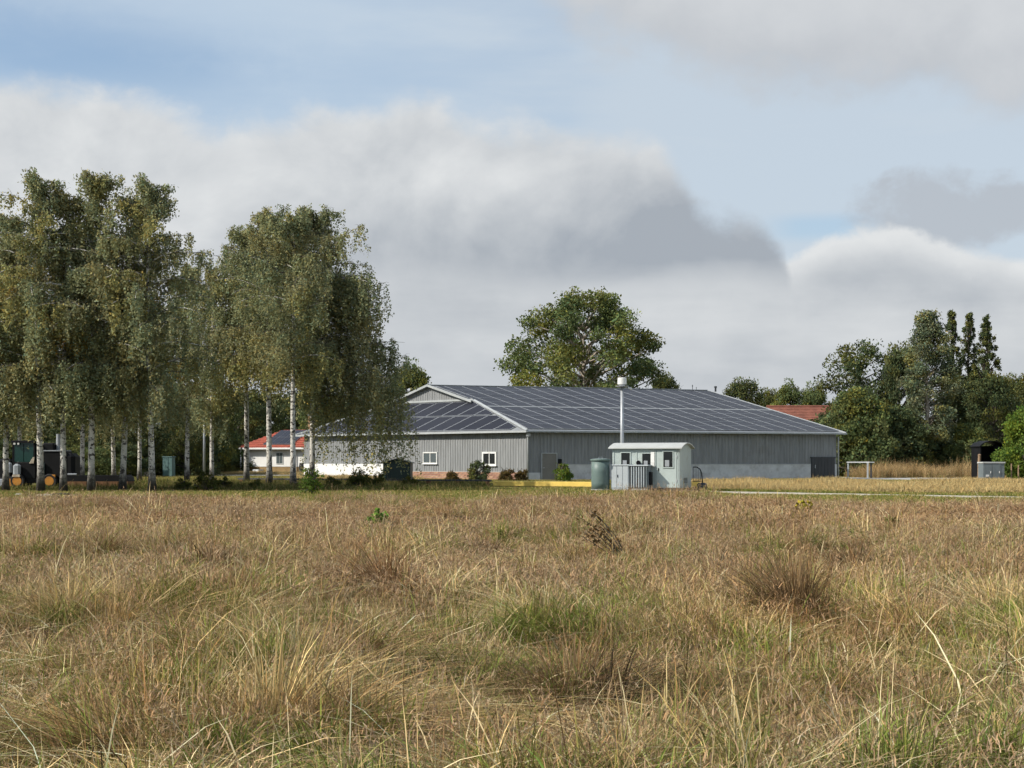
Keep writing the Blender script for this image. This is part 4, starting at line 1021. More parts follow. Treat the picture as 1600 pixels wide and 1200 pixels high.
# front birches: (photo x, base row, photo top row, variant, label)
bv = [birch(1, 15, 2.75, .28, dens=1.15), birch(2, 15, 3.05, .25, dens=1.2), birch(3, 15, 2.6, .30, dens=1.0), birch(4, 15, 2.5, .42, dens=1.05), birch(5, 15, 2.9, .28, lean=(.045,0), dens=1.0), birch(6, 15, 2.6, .36, lean=(.02,0), dens=1.1, spread_side=.55, curtain=26)]
B_ = [(9,768,330,0,'white birch at the very left edge of the front row, half behind the tractor bonnet'),
      (64,769,272,1,'white birch in front of the tractor cab, second trunk of the front row'),
      (99,769,300,2,'white birch before the tractor hopper, third trunk of the front row'),
      (143,769,262,0,'thick white birch in front of the low trailer, fourth of the front row'),
      (191,768,300,4,'white birch whose trunk leans right over the trailer end'),
      (238,769,280,1,'white birch just left of the utility cabinet, standing alone in the row'),
      (331,760,418,2,'slender white birch right of the grey lamp post'),
      (385,759,352,3,'birch with dark-barred trunk covering the left end of the white house'),
      (421,762,322,3,'straight slim birch in front of the white house, bright upper stem'),
      (458,764,330,3,'birch with dark lower trunk by the house window'),
      (487,761,322,5,'wide birch at the right end of the row, branches hanging before the hall')]
for i,(px,by,ty,k,lab) in enumerate(B_):
    Y = gy(by); h_ = zat(ty, Y); s_ = h_/15.2
    rz = 0 if k in (4,5) else rnd.uniform(0,6.28)
    plant_tree('birch_tree', bv[k], G(px,Y), lab, 'birch', s_*(1.0 if k != 5 else 1.0), rz, 'birch row', s_)
for i,(px,Y,ty,k,lab) in enumerate(((128,106,390,0,'thin birch standing back between the third and fourth front birches'),(178,112,410,1,'dark-stemmed birch set back behind the low trailer'),(218,116,430,3,'dark-stemmed birch set back left of the utility cabinet'),(30,104,380,1,'birch behind the tractor cab, mostly hidden by front crowns'),(292,108,400,0,'birch set back left of the lamp post'),(-40,80,300,1,'birch just outside the left edge, its branches reaching in'))):
    h_ = zat(ty, Y); plant_tree('birch_tree', bv[k], G(px,Y), lab, 'birch', h_/15.6, rnd.uniform(0,6.28), 'birches standing back')

# big tree behind the hall
bigm = broad(21, 21, 18, .24, .22, 108, 430, 'leaf_broad', 'barkpale', yellow=.03, clump_r=(1.0,1.95), hollow=.3)
plant_tree('large_tree', bigm, G(914,172), 'large round-crowned tree standing behind the hall roof', 'tree', .97, 1.2)
bvar = [broad(31, 12, 8.5, .12, .20, 76, 260, 'leaf_dark', clump_r=(.8,1.5)), broad(32, 12, 7.5, .15, .20, 70, 260, 'leaf_broad', clump_r=(.8,1.5)), broad(33, 12, 9.5, .08, .20, 80, 260, 'leaf_dark', clump_r=(.8,1.6), yellow=.03)]
def tree_at(px, Y, ty, k, label, ws=1.0, group=None, name='broadleaf_tree', mesh=None, rz=None, h0=12):
    h_ = zat(ty, Y)/h0
    e = plant_tree(name, mesh or bvar[k], G(px,Y), label, 'tree', h_*ws, rnd.uniform(0,6.28) if rz is None else rz, group, h_)
    return e
tree_at(640, 185, 572, 1, 'olive-green tree showing behind the left roof slope of the hall', .8)
tree_at(1036, 190, 588, 0, 'small dark tree tip beside the large round tree, above the ridge', .6)
tree_at(1160, 215, 596, 0, 'dark tree above the right roof slope of the hall', .75)
tree_at(1232, 225, 602, 1, 'rounded green tree just left of the faded red roof', .7)
tree_at(1200, 230, 612, 2, 'low tree between two others above the hall roof slope', .7)
tree_at(1275, 230, 606, 1, 'dull green tree behind the faded red roof', .7)
oak = broad(41, 14, 9.0, .30, .20, 52, 230, 'leaf_dark', 'barkdark', clump_r=(.8,1.4), yellow=.04, hollow=.3)
tree_at(1347, 172, 536, 0, 'dark sparse oak left of the tall poplars', 1.0, mesh=oak, h0=14)
pale = broad(42, 18, 5.4, .22, .17, 110, 230, 'leaf_grey', 'barkpale', shape='column', clump_r=(.6,1.1), hollow=.25)
tree_at(1452, 160, 486, 0, 'tall pale grey-green tree with light trunk amid the right group', 1.0, name='tall_tree', mesh=pale, h0=18)
sp1 = broad(43, 19, 2.4, .15, .15, 150, 75, 'leaf_dark', 'barkdark', shape='column', clump_r=(.25,.55), hollow=.05)
sp2 = broad(44, 19, 4.6, .15, .15, 170, 75, 'leaf_dark', 'barkdark', shape='spire', clump_r=(.25,.55), hollow=.05)
tree_at(1487, 178, 480, 0, 'leftmost narrow dark poplar spire of the right group', 1.0, 'poplar spires', 'poplar_tree', sp1, h0=19)
tree_at(1514, 180, 484, 0, 'middle narrow dark poplar spire of the right group', 1.0, 'poplar spires', 'poplar_tree', sp1, h0=19)
tree_at(1541, 176, 490, 0, 'rightmost poplar spire, with branches spreading to the right', 1.1, 'poplar spires', 'poplar_tree', sp2, h0=19)
tree_at(1575, 200, 590, 0, 'dark tree behind the right edge, lower than the poplars', .7)
tree_at(1612, 195, 588, 2, 'dark tree cut by the right edge of the picture', .7)
tree_at(1405, 168, 545, 2, 'olive tree between the dark oak and the pale tall tree', .55)
tree_at(1500, 172, 596, 0, 'dark mass of leaves at the foot of the poplar spires', .9)
tree_at(1553, 168, 590, 2, 'dull bushy tree right of the poplar feet', .8)
tree_at(1528, 186, 575, 1, 'dark tree filling the gap behind the two right poplar spires', .6)
bush1 = broad(51, 6, 6.5, .04, .15, 66, 330, 'leaf_broad', shape='bush', clump_r=(.6,1.1), hollow=.5)
bush2 = broad(52, 6, 6.0, .04, .15, 60, 340, 'leaf_fresh', shape='bush', clump_r=(.6,1.1), hollow=.5)
bush3 = broad(53, 6, 6.5, .02, .16, 60, 280, 'leaf_dark', shape='bush', clump_r=(.6,1.1), hollow=.4)
def bush_at(px, Y, ty, mesh, label, ws=1.0, name='large_bush', group=None):
    h_ = zat(ty, Y)/6.0; plant_tree(name, mesh, G(px,Y), label, 'bush', h_*ws, rnd.uniform(0,6.28), group, h_)
bush_at(1338, 156, 612, bush1, 'big rounded green bush right of the hall corner', .85)
bush_at(1398, 158, 640, bush3, 'dull bush below the olive tree, right of the rounded bush', 1.1)
bush_at(1300, 165, 650, bush3, 'dark bush half hidden by the right hall corner', 1.0)
bush_at(1440, 162, 672, bush3, 'low dull bush at the foot of the pale tall tree', 1.4)
bush_at(1510, 160, 665, bush1, 'mid-green bush behind the black booth', 1.0)
bush_at(1604, 116, 642, bush2, 'bright green bush overhanging the steel chest at right', .85)
bush_at(1640, 120, 650, bush2, 'bright green bush beyond the right edge', .9)
bush_at(1540, 158, 690, bush3, 'low shaded bush behind the black booth roof', 1.3)
# wood behind the birches
wood = [(-420,150,600,1),(-330,155,610,0),(-240,150,596,2),(-180,160,606,1),(-115,156,600,0),(-60,150,600,0),(-10,165,590,2),(40,150,610,1),(85,170,590,0),(130,150,615,2),(170,165,600,1),(215,152,612,0),(255,172,600,2),(295,158,612,0),(335,175,602,1),(365,200,612,2),(400,215,612,0),(435,225,620,2),(470,222,616,0),(505,210,612,1),(545,205,616,2),(585,200,604,0)]
for i,(px,Y,ty,k) in enumerate(wood):
    tree_at(px, Y, ty, k, 'broadleaf tree of the dark wood behind the birches', .95, 'trees of the wood behind the birches')
for i,(px,Y,ty) in enumerate(((-260,148,692),(-120,150,690),(20,148,690),(70,150,690),(118,140,700),(150,135,702),(185,146,694),(232,158,690),(300,165,690),(345,190,684),(320,180,690),(365,205,690),(275,175,695))):
    bush_at(px, Y, ty, bush1 if i in (5,7) else bush3, 'undergrowth bush at the edge of the wood behind the birches', 1.6, 'undergrowth_bush', 'undergrowth at the wood edge')
# far tree line that closes the horizon
for i in range(36):
    px = -420 + i*66 + rnd.uniform(-15,15)
    tree_at(px, 300+rnd.uniform(-15,40), 668+rnd.uniform(-10,14), i % 3, 'tree of the distant tree line beyond hall and houses', 1.3, 'distant tree line')

# shrubs by the hall and in the strip
sb = {}
def shrub(seed, h, w, leaf, mat, n=26, per=90, upright=.0):
    key = (seed,h,w); 
    return broad(seed, h, w, .05, leaf, n, per, mat, 'barkdark', shape='bush', clump_r=(.12*h+.05,.22*h+.08), hollow=.2)
def shrub_at(px, Y, mesh, label, s_=1.0, name='shrub', cat='shrub'):
    q = G(px,Y); q.z = tz1(q.x,q.y); return plant_tree(name, mesh, q, label, cat, s_, rnd.uniform(0,6))
sA = shrub(61, 1.15, 2.1, .10, 'leaf_dark'); sB = shrub(62, 1.1, 1.5, .10, 'leaf_fresh')
M['leaf_brown'] = leaf_mat('brown_leaves', (0.16, 0.11, 0.045)); M['leaf_olive'] = leaf_mat('olive_leaves', (0.095,0.10,0.03))
sC = shrub(63, .9, 1.5, .10, 'leaf_brown')
shrub_at(745, 112, sA, 'dark green spiky shrub against the gable wall under the second window', 1.05)
shrub_at(882, 118, sB, 'bright green shrub to the right of the grey-brown door', 1.0)
shrub_at(790, 119, sC, 'brownish shrub left of the hall corner', .9); shrub_at(813, 119.5, sC, 'second brownish shrub, closest to the hall corner', .85); shrub_at(708, 117, sC, 'low brown shrub below the first gable window', .75)
sD = shrub(64, 1.0, 1.9, .09, 'leaf_olive')
for px,Y,s_,lab in ((322,79,.75,'dark green shrub at the foot of the slender birch'),(560,84,.8,'dark shrub in the shaded ditch left of the shed'),(590,85,.65,'low dark shrub in the ditch just before the shed'),(520,83,.55,'small shrub right of the wide birch trunk'),(350,81,.55,'low dark shrub between the slender birch and the house birch'),(640,86,.55,'low shrub in the ditch right of the shed'),(285,80,.5,'low shrub in the shade left of the lamp post'),(400,82,.45,'tuft-like shrub between the two house birches')):
    shrub_at(px, Y, sD, lab, s_)
shrub_at(485, 72, shrub(65, .95, 1.0, .08, 'leaf_fresh', 18, 70), 'young light green sapling before the wide birch', 1.0, 'sapling', 'sapling')

# ------------------------------------------------------------------ grasses
def blades(n, area, h, hv_, width, bend, tint, base_z=None, lean=None, seg=3, pos=None, az=None, hmul=None):
    """n grass blades as bent tapered ribbons: returns V, quads, tris, colours"""
    if pos is None: pos = np.stack([rng.uniform(-area/2, area/2, n), rng.uniform(-area/2, area/2, n), np.zeros(n)], 1)
    hh = np.clip(h*(1+rng.normal(size=n)*hv_), h*.3, h*2)
    if hmul is not None: hh = hh*hmul
    hh = hh[:,None]
    az = rng.uniform(0, 2*np.pi, n) if az is None else az
    if lean is not None:
        dirv = np.stack([np.cos(az), np.sin(az)], 1) + np.atleast_2d(np.asarray(lean))
    else: dirv = np.stack([np.cos(az), np.sin(az)], 1)
    bd = np.abs(bend*(1+rng.normal(size=n)*.5))[:,None]
    wz = rng.uniform(0, 2*np.pi, n); wv_ = np.stack([np.cos(wz), np.sin(wz), np.zeros(n)], 1)*(width*.5*rng.uniform(.7,1.4,n))[:,None]
    ts_ = np.array([0, .4, .75, 1.0]) if seg == 3 else np.array([0, .55, 1.0])
    k0 = rng.uniform(.05,.35,n)[:,None]
    rings = []
    for t_ in ts_:
        off = dirv*(hh*(bd*t_**2 + bd*k0*t_)); z = hh*(t_ - .42*np.minimum(bd,1.4)*t_**2)
        rings.append(pos + np.concatenate([off, z], 1))
    V = []; m = len(ts_)
    for i in range(m-1):
        s_ = 1-.35*ts_[i]; V += [rings[i]-wv_*s_, rings[i]+wv_*s_]
    V.append(rings[-1])
    V = np.stack(V, 1); nv = V.shape[1]
    b = np.arange(n)[:,None]*nv
    Q = np.concatenate([b+np.array([[2*i,2*i+1,2*i+3,2*i+2]]) for i in range(m-2)], 0) if m > 2 else np.zeros((0,4),int)
    T = b+np.array([[2*(m-2),2*(m-2)+1,2*(m-1)]])
    return V.reshape(-1,3), Q, T, np.repeat(tint, nv, axis=0), rings[-1], dirv
class Patch:
    def __init__(s): s.V=[]; s.Q=[]; s.T=[]; s.C=[]; s.n=0
    def add(s, r):
        V,Q,T,C = r[:4]; s.V.append(V); s.Q.append(Q+s.n); s.T.append(T+s.n); s.C.append(C); s.n += len(V); return r
    def mesh(s, name, mat): return np_mesh(name, np.concatenate(s.V), np.concatenate(s.Q), np.concatenate(s.T), np.concatenate(s.C), mat)
def gt(n, c, v=.22, dark=0.0):
    k = np.clip(1+rng.normal(size=(n,1))*v, .35, 1.8)
    hue = rng.normal(size=(n,1))*.07
    return np.asarray(c)[None]*k*np.concatenate([1+hue, np.ones((n,1)), 1-hue],1)
STRAW=(.55,.41,.205); PALE=(.70,.58,.355); BROWN=(.27,.18,.10); PURP=(.39,.275,.18); GREEN=(.19,.235,.06); OLIVE=(.25,.235,.085); THATCH=(.26,.21,.115)
def field_tone(t, c):
    """the meadow's own patches: rusty, straw and greener swards"""
    g = t.node('ShaderNodeNewGeometry'); pos = t.vmul(g.outputs['Position'], (1.0, 0.45, 0.0))
    n1 = t.noise(pos, .55, 4, .6); n2 = t.noise(t.vadd(pos, (31.,7.,0.)), .25, 3, .6); n3 = t.noise(t.vadd(pos, (11.,3.,0.)), 1.7, 4, .6)
    c = t.mix(t.m('MULTIPLY', t.ss(n1,.45,.68), .75), c, t.mix(1.0, c, (.80,.69,.62), 'MULTIPLY'))
    c = t.mix(t.m('MULTIPLY', t.ss(n2,.50,.70), .7), c, t.mix(1.0, c, (1.22,1.16,1.05), 'MULTIPLY'))
    c = t.mix(t.m('MULTIPLY', t.ss(n3,.52,.72), .6), c, t.mix(1.0, c, (.62,.74,.48), 'MULTIPLY'))
    return c
M['grass'] = leaf_mat('dry_grass', (1.1,1.08,1.0), .14, field_tone)
M['grass2'] = leaf_mat('strip_grass', (1.1,1.08,1.0), .16)
protos = bpy.data.collections.new('grass_patches')
def proto(name, me):
    o = bpy.data.objects.new(name, me); protos.objects.link(o); return o
def make_patch(size, wscale, dens, green, tall, seed, fuzz=1.0, brown=1.0, straw=1.0):
    """a square of meadow: thatch, green undergrowth, clumps of straw and brown blades, flowering stems"""
    p = Patch(); a = size*1.03; A_ = size*size
    K = max(6, int(5*A_)); cen = rng.uniform(-a/2, a/2, (K,2)); cl = rng.normal(size=(K,2))*.55; ch = rng.uniform(.5,1.55,K); csd = rng.uniform(.07,.20,K)
    def clumped(frac, h, hv_, w, bend, c, v=.25, seg=3, sub=None):
        n = int(dens*A_*frac)
        if n < 1: return None
        k = rng.integers(0, K, n) if sub is None else rng.choice(np.arange(K)[sub::4], n)
        pos = np.column_stack([cen[k]+rng.normal(size=(n,2))*csd[k][:,None], np.zeros(n)])
        return p.add(blades(n, a, h, hv_, w*wscale, bend, gt(n,c,v), seg=seg, pos=pos, lean=cl[k], hmul=ch[k]))
    n = int(dens*A_*.26); p.add(blades(n, a, .08, .3, .0065*wscale, 1.7, gt(n,THATCH,.3), seg=2))
    n = int(dens*A_*.16*green); p.add(blades(n, a, .12, .35, .0055*wscale, .7, gt(n,GREEN,.3), seg=2))
    clumped(.12*green, .21, .35, .0055, .7, GREEN, .3, sub=0); clumped(.12*green, .19, .35, .0055, .8, GREEN, .35)
    clumped(.10*green, .24, .3, .005, .8, OLIVE, .3)
    n = int(dens*A_*.07); p.add(blades(n, a, .20*tall, .35, .0036*wscale, 1.0, gt(n,STRAW,.25)))
    clumped(.16*straw, .25*tall, .35, .0038, .95, STRAW)
    clumped(.10*brown, .26*tall, .35, .0040, 1.0, BROWN, sub=1); n = int(dens*A_*.06*brown); p.add(blades(n, a, .22*tall, .35, .0036*wscale, 1.0, gt(n,BROWN,.25)))
    clumped(.05, .30*tall, .3, .0045, 1.0, PALE, .2, sub=2)
    n = int(dens*A_*.05*fuzz); r = p.add(blades(n, a, .30*tall, .25, .0026*wscale, .45, gt(n,PURP,.2)))
    tip = r[4]; k = 8; pos = np.repeat(tip, k, 0) - np.abs(rng.normal(size=(n*k,3)))*np.array([0,0,.05]) + rng.normal(size=(n*k,3))*np.array([.018,.018,.02])
    p.add(blades(n*k, a, .045, .4, .0042*wscale, .9, gt(n*k,PURP,.25), seg=2, pos=pos))
    return p.mesh('grass_patch', M['grass'])
for i in range(5): proto('a_near_%d' % i, make_patch(2.0, 1.25, 2900, 2.0, 1.0, i, .8, 1.5, .8))
for i in range(4): proto('b_mid_%d' % i, make_patch(2.6, 1.8, 2000, 1.0, 1.0, i+10, 1.4, 1.5, .7))
for i in range(4): proto('c_far_%d' % i, make_patch(4.0, 2.7, 1150, .50, 1.0, i+20, 2.2, 1.7, .55))
def lawn_patch(green, h, dens, straw):
    p = Patch(); s_ = 2.0
    n = int(dens*4*green); p.add(blades(n, s_*1.1, h, .35, .020, .7, gt(n,(.16,.20,.045),.25), seg=2))
    n = int(dens*4*straw); p.add(blades(n, s_*1.1, h*1.3, .4, .016, .8, gt(n,(.36,.28,.12),.25), seg=2))
    return p.mesh('lawn_patch', M['grass2'])
for i in range(3): proto('d_lawn_%d' % i, lawn_patch(.75, .09, 420, .35))
def straw_patch(c, h, dens):
    p = Patch(); s_ = 2.0
    n = int(dens*4); p.add(blades(n, s_*1.1, h, .35, .016, .5, gt(n,c,.25)))
    n = int(dens*4*.4); p.add(blades(n, s_*1.1, h*.7, .4, .018, .8, gt(n,BROWN,.25)))
    n = int(dens*4*.25); p.add(blades(n, s_*1.1, h*.5, .4, .020, .8, gt(n,GREEN,.25)))
    return p.mesh('straw_patch', M['grass2'])
for i in range(3): proto('e_straw_%d' % i, straw_patch((.50,.38,.19), .26, 300))
for i in range(2): proto('f_brown_%d' % i, straw_patch((.40,.285,.15), .95, 170))
def weed_patch():
    p = Patch(); s_ = 2.0
    n = 700; p.add(blades(n, s_*1.1, .21, .5, .020, .6, gt(n,(.09,.11,.03),.3)))
    n = 260; p.add(blades(n, s_*1.1, .30, .4, .016, .6, gt(n,(.22,.18,.08),.3)))
    return p.mesh('weed_patch', M['grass2'])
for i in range(2): proto('g_weed_%d' % i, weed_patch())
order = sorted(o.name for o in protos.objects)
first = {k: min(i for i, nme in enumerate(order) if nme.startswith(k+'_')) for k in 'abcdefg'}
count = {k: sum(nme.startswith(k+'_') for nme in order) for k in 'abcdefg'}
def scatter(name, pts, idx, rz, sc, kind_label=None):
    me = bpy.data.meshes.new(name); me.vertices.add(len(pts)); me.vertices.foreach_set('co', np.asarray(pts,np.float32).ravel())
    for nm_, ty, arr, key in (('idx','INT',idx,'value'),('rz','FLOAT',rz,'value'),('sc','FLOAT_VECTOR',sc,'vector')):
        at = me.attributes.new(nm_, ty, 'POINT'); at.data.foreach_set(key, np.asarray(arr, np.int32 if ty == 'INT' else np.float32).ravel())
    o = link(name, me); tag(o, kind='stuff')
    ng = bpy.data.node_groups.new(name+'_nodes', 'GeometryNodeTree')
    ng.interface.new_socket('Geometry', in_out='INPUT', socket_type='NodeSocketGeometry'); ng.interface.new_socket('Geometry', in_out='OUTPUT', socket_type='NodeSocketGeometry')
    N = ng.nodes; gi = N.new('NodeGroupInput'); go = N.new('NodeGroupOutput')
    ci = N.new('GeometryNodeCollectionInfo'); ci.inputs['Collection'].default_value = protos; ci.inputs['Separate Children'].default_value = True; ci.inputs['Reset Children'].default_value = True
    ip = N.new('GeometryNodeInstanceOnPoints'); ip.inputs['Pick Instance'].default_value = True
    def na(nm_, dt):
        a = N.new('GeometryNodeInputNamedAttribute'); a.data_type = dt; a.inputs[0].default_value = nm_; return a.outputs[0]
    cx = N.new('ShaderNodeCombineXYZ'); lk = ng.links.new
    lk(na('rz','FLOAT'), cx.inputs[2]); e2r = N.new('FunctionNodeEulerToRotation'); lk(cx.outputs[0], e2r.inputs[0])
    mp = N.new('GeometryNodeMeshToPoints'); lk(gi.outputs[0], mp.inputs[0])
    lk(mp.outputs[0], ip.inputs['Points']); lk(ci.outputs[0], ip.inputs['Instance']); lk(na('idx','INT'), ip.inputs['Instance Index'])
    lk(e2r.outputs[0], ip.inputs['Rotation']); lk(na('sc','FLOAT_VECTOR'), ip.inputs['Scale']); lk(ip.outputs[0], go.inputs[0])
    md = o.modifiers.new('scatter', 'NODES'); md.node_group = ng
    return o
def grid_zone(y0, y1, step, key, margin=4.0, jit=.14, xlim=None, keep=None):
    pts = []
    ys = np.arange(y0, y1, step)
    for y in ys:
        w = y/3+margin; xs = np.arange(-w if xlim is None else max(-w, xlim[0](y)), w if xlim is None else min(w, xlim[1](y)), step)
        for x in xs:
            q = (x+rng.uniform(-jit,jit)*step, y+rng.uniform(-jit,jit)*step)
            if keep is not None and not keep(*q): continue
            pts.append(q)
    pts = np.array(pts).reshape(-1,2); n = len(pts)
    P3 = np.column_stack([pts, tz(pts[:,0], pts[:,1])-.01])
    return P3, first[key]+rng.integers(0, count[key], n), rng.uniform(0, 6.283, n), None
def px_of(x, y): return 800+F*x/y
def tall_noise(x, y): return 1+.28*np.sin(x*1.1+.6*y+1)*np.sin(.5*y-.4*x)+.18*np.sin(2.3*x-1.1*y)
def merge(zs, zsc):
    P3 = np.concatenate([z[0] for z in zs]); I = np.concatenate([z[1] for z in zs]); RZ_ = np.concatenate([z[2] for z in zs])
    S_ = []
    for z, s_ in zip(zs, zsc):
        n = len(z[0]); t_ = tall_noise(z[0][:,0], z[0][:,1]) if s_ else np.ones(n)
        b = rng.uniform(.9,1.12,n); S_.append(np.column_stack([b, b, b*t_*rng.uniform(.85,1.2,n)]))
    return P3, I, RZ_, np.concatenate(S_)
def far_edge(x): # the meadow's far border, a little uneven
    return 52.0 - .20*max(0, x) + .6*math.sin(x*.35+1)+.4*math.sin(x*.9)
mead = merge([grid_zone(5.0,16,1.9,'a'), grid_zone(16.6,31,2.45,'b'), grid_zone(33,58,3.7,'c', margin=5, jit=.12, keep=lambda x,y: y+1.5 < far_edge(x)), grid_zone(42,58,2.0,'b', keep=lambda x,y: far_edge(x)-3.5 < y+1.0 < far_edge(x))], [1,1,1,1])
scatter('dry_meadow_grass', *mead)
def on_path(x, y):
    px = px_of(x,y); py = HZ+H*F/y
    if px > 1015 and 765.2+(px-1020)*.0176 < py < 769.3+(px-1020)*.0195: return True
    return False
def lawn_keep(x, y):
    if y < far_edge(x)-.3 or on_path(x,y): return False
    px = px_of(x,y); py = HZ+H*F/y
    if 1300 < px and 743.8 < py < 750.5: return False
    if px < 400 and 750 < py < 764 and y < 120: return rng.random() < .35
    q = Vector((x,y))-A; 
    d = eu.x*ev.y-eu.y*ev.x; u = (q.x*ev.y-q.y*ev.x)/d; v = (eu.x*q.y-eu.y*q.x)/d
    if -.8 < u < HL+.8 and -.8 < v < HW+.8: return False
    return True
lawn = merge([grid_zone(45,160,1.9,'d', margin=6, keep=lawn_keep)], [0])
scatter('mown_grass', *lawn)
def straw_keep(x, y):
    if on_path(x,y) or not lawn_keep(x,y): return False
    px = px_of(x,y); py = HZ+H*F/y
    if px > 1090:
        lo = 764.5+(px-1090)*.018
        cut = 757 if px < 1380 else 762
        if 752 < py < lo and (py > cut or rng.random() < .12+.12*math.sin(px*.03)): return True
        return False
    if 480 < px < 640 and 736 < py < 752: return rng.random() < .7
    if 330 < px < 480 and 732 < py < 742: return rng.random() < .6
    return False
strw = merge([grid_zone(76,200,1.5,'e', margin=6, keep=straw_keep)], [1])
def brown_keep(x, y):
    px = px_of(x,y); py = HZ+H*F/y
    return 1330 < px < 1545 and 144 < y < 152 + 2*math.sin(px*.05) and rng.random() < .45+.35*math.sin(px*.06+y)
brn = merge([grid_zone(143,156,1.5,'f', margin=6, keep=brown_keep), grid_zone(105,140,1.5,'e', margin=6, keep=lambda x,y: px_of(x,y) > 1520 and y < 128)], [1,1])
scatter('straw_grass', *[np.concatenate([a,b]) for a,b in zip(strw, brn)])
def weed_keep(x, y):
    px = px_of(x,y); py = HZ+H*F/y
    if 230 < px < 735: return 757 < py < 768 and y < 103 and rng.random() < .8
    if px <= 230: return 765 < py < 768 and rng.random() < .3
    return False
weed = merge([grid_zone(74,108,1.3,'g', margin=4, keep=weed_keep)], [1])
scatter('ditch_weeds', *weed)

# ------------------------------------------------------------------ single plants of the meadow
def gp(px, py):
    Y = gy(py); q = G(px, Y); q.z = tz1(q.x, q.y)-.01; return q
def tussock(px, py, n, h, width, spread, lean, tint, label, bend=.6, name='grass_tussock', green=.0, cat='grass tussock', flat=1.0):
    p = Patch(); r_ = np.abs(rng.normal(size=n))*spread; az = rng.uniform(0,2*np.pi,n)
    pos = np.stack([np.cos(az)*r_, np.sin(az)*r_, np.zeros(n)],1)
    t_ = gt(n, tint, .28)
    if green: k = rng.random(n) < green; t_[k] = gt(int(k.sum()), GREEN, .25)
    p.add(blades(n, 1, h, .35, width, bend, t_, lean=lean, pos=pos, az=az))
    # coarse bright stems on top
    m = n//7; az2 = rng.uniform(0,2*np.pi,m); pos2 = np.stack([np.cos(az2)*spread*.8, np.sin(az2)*spread*.8, np.zeros(m)],1)*rng.random((m,1))
    p.add(blades(m, 1, h*1.2, .3, width*1.25, bend, gt(m,np.asarray(tint)*1.45,.2), lean=lean, pos=pos2, az=az2))
    me = p.mesh(name, M['grass2'])
    if flat != 1.0:
        co = np.empty(len(me.vertices)*3, np.float32); me.vertices.foreach_get('co', co); co = co.reshape(-1,3); co[:,2] *= flat; me.vertices.foreach_set('co', co.ravel())
    e = link(name, me, None, gp(px,py)); tag(e, label, cat); return e
tussock(420,1178,1500,.46,.0065,.19,(.32,.0),(.40,.285,.145),'large upright tussock of coarse brown grass in the left foreground',1.0)
tussock(505,1182,800,.42,.0055,.17,(.9,.0),(.36,.25,.13),'right half of the large foreground tussock, bending to the right',1.1)
tussock(110,985,800,.46,.006,.20,(.3,-.3),(.46,.34,.18),'matted tan tussock near the left edge of the meadow',1.0)
tussock(195,1002,800,.50,.006,.14,(1.0,-.1),(.50,.36,.19),'flattened sheaf of tan grass swept to the right',1.1)
tussock(900,1092,1500,.44,.006,.20,(.3,-.1),(.21,.14,.08),'brown matted mound of dead grass in the central foreground',1.0)
tussock(960,1100,600,.40,.007,.12,(.8,-.2),(.055,.042,.03),'dark rotted tuft on the right side of the brown mound',1.0)
tussock(1240,1008,800,.56,.006,.16,(-.7,0),(.15,.10,.055),'dark brown tuft leaning left in the right foreground',.6)
tussock(600,945,700,.60,.007,.18,(-.8,0),(.20,.12,.065),'reddish brown tuft leaning left in the middle of the meadow',.7)
tussock(1560,975,450,.42,.006,.2,(-.2,0),(.50,.37,.2),'pale straw tuft near the right edge of the meadow',.6)
tussock(285,826,420,.34,.012,.35,(.2,0),(.075,.052,.035),'dark twiggy clump far back in the left meadow',.9)
tussock(135,810,260,.28,.012,.25,(.2,0),(.10,.07,.045),'small dark clump far back near the left edge',.9)
tussock(640,802,260,.28,.014,.3,(-.1,0),(.12,.08,.05),'small dark brown clump far back in the middle',.9)
tussock(432,1172,90,.72,.007,.10,(.42,0),(.62,.46,.22),'tall bright straw stems rising from the large foreground tussock',.40)
tussock(1120,905,300,.42,.008,.2,(-.3,0),(.13,.085,.05),'dark brown tuft in the right middle of the meadow',.7)
tussock(330,905,300,.42,.008,.2,(-.3,0),(.15,.10,.055),'dark brown tuft behind the flattened sheaf',.7)
for px_, py_, w_, lab_ in ((60,868,.2,'brown clump near the left edge, in front of the green strip'),(455,872,.22,'brown clump in the left middle, below the shed'),(760,880,.22,'brown clump in the centre of the meadow'),(1085,838,.25,'brown clump right of the leaning dark weed'),(1330,905,.22,'brown clump in the right middle of the meadow'),(1545,862,.22,'brown clump by the right edge below the steel chest'),(850,822,.3,'small brown clump far back below the hall corner')):
    tussock(px_, py_, 260, .34, .010, w_, (rnd.uniform(-.4,.4),0), (.14,.095,.055), lab_, .9)
def weed_stalk(px, py, h, lean, n, mat, colr, label, leafs, cat='weed', size=(.02,.045)):
    e = empty('tall_weed', gp(px,py), label, cat); mb = MB(); LP=[]
    for k in range(n):
        az = rnd.uniform(-.4,.4); hh = h*rnd.uniform(.7,1.05); b = Vector((rnd.uniform(-.08,.08), rnd.uniform(-.08,.08), 0))
        lk_ = lean*rnd.uniform(.55,1.15); pts = [b+Vector((lk_*hh*(t_**1.6)+az*.25*t_, rnd.uniform(-.02,.02), hh*t_*(1-.25*t_*abs(lean)))) for t_ in (0,.3,.6,.85,1.0)]
        mb.tube(pts, [.009,.008,.006,.004,.003], 4, mat)
        for j in range(leafs):
            t_ = rnd.uniform(.35,1); i = min(3,int(t_*4)); q = pts[i].lerp(pts[i+1], t_*4-i); LP.append(q+Vector((rnd.gauss(0,.03),rnd.gauss(0,.03),rnd.gauss(0,.02))))
    mb.build('stems', e)
    LP = np.array([tuple(p) for p in LP]); me = leaf_mesh('seed_heads', LP, rng.uniform(size[0],size[1],len(LP)), gt(len(LP), colr, .3), M['grass2']); tag(link('seed_heads', me, e), kind='stuff'); return e
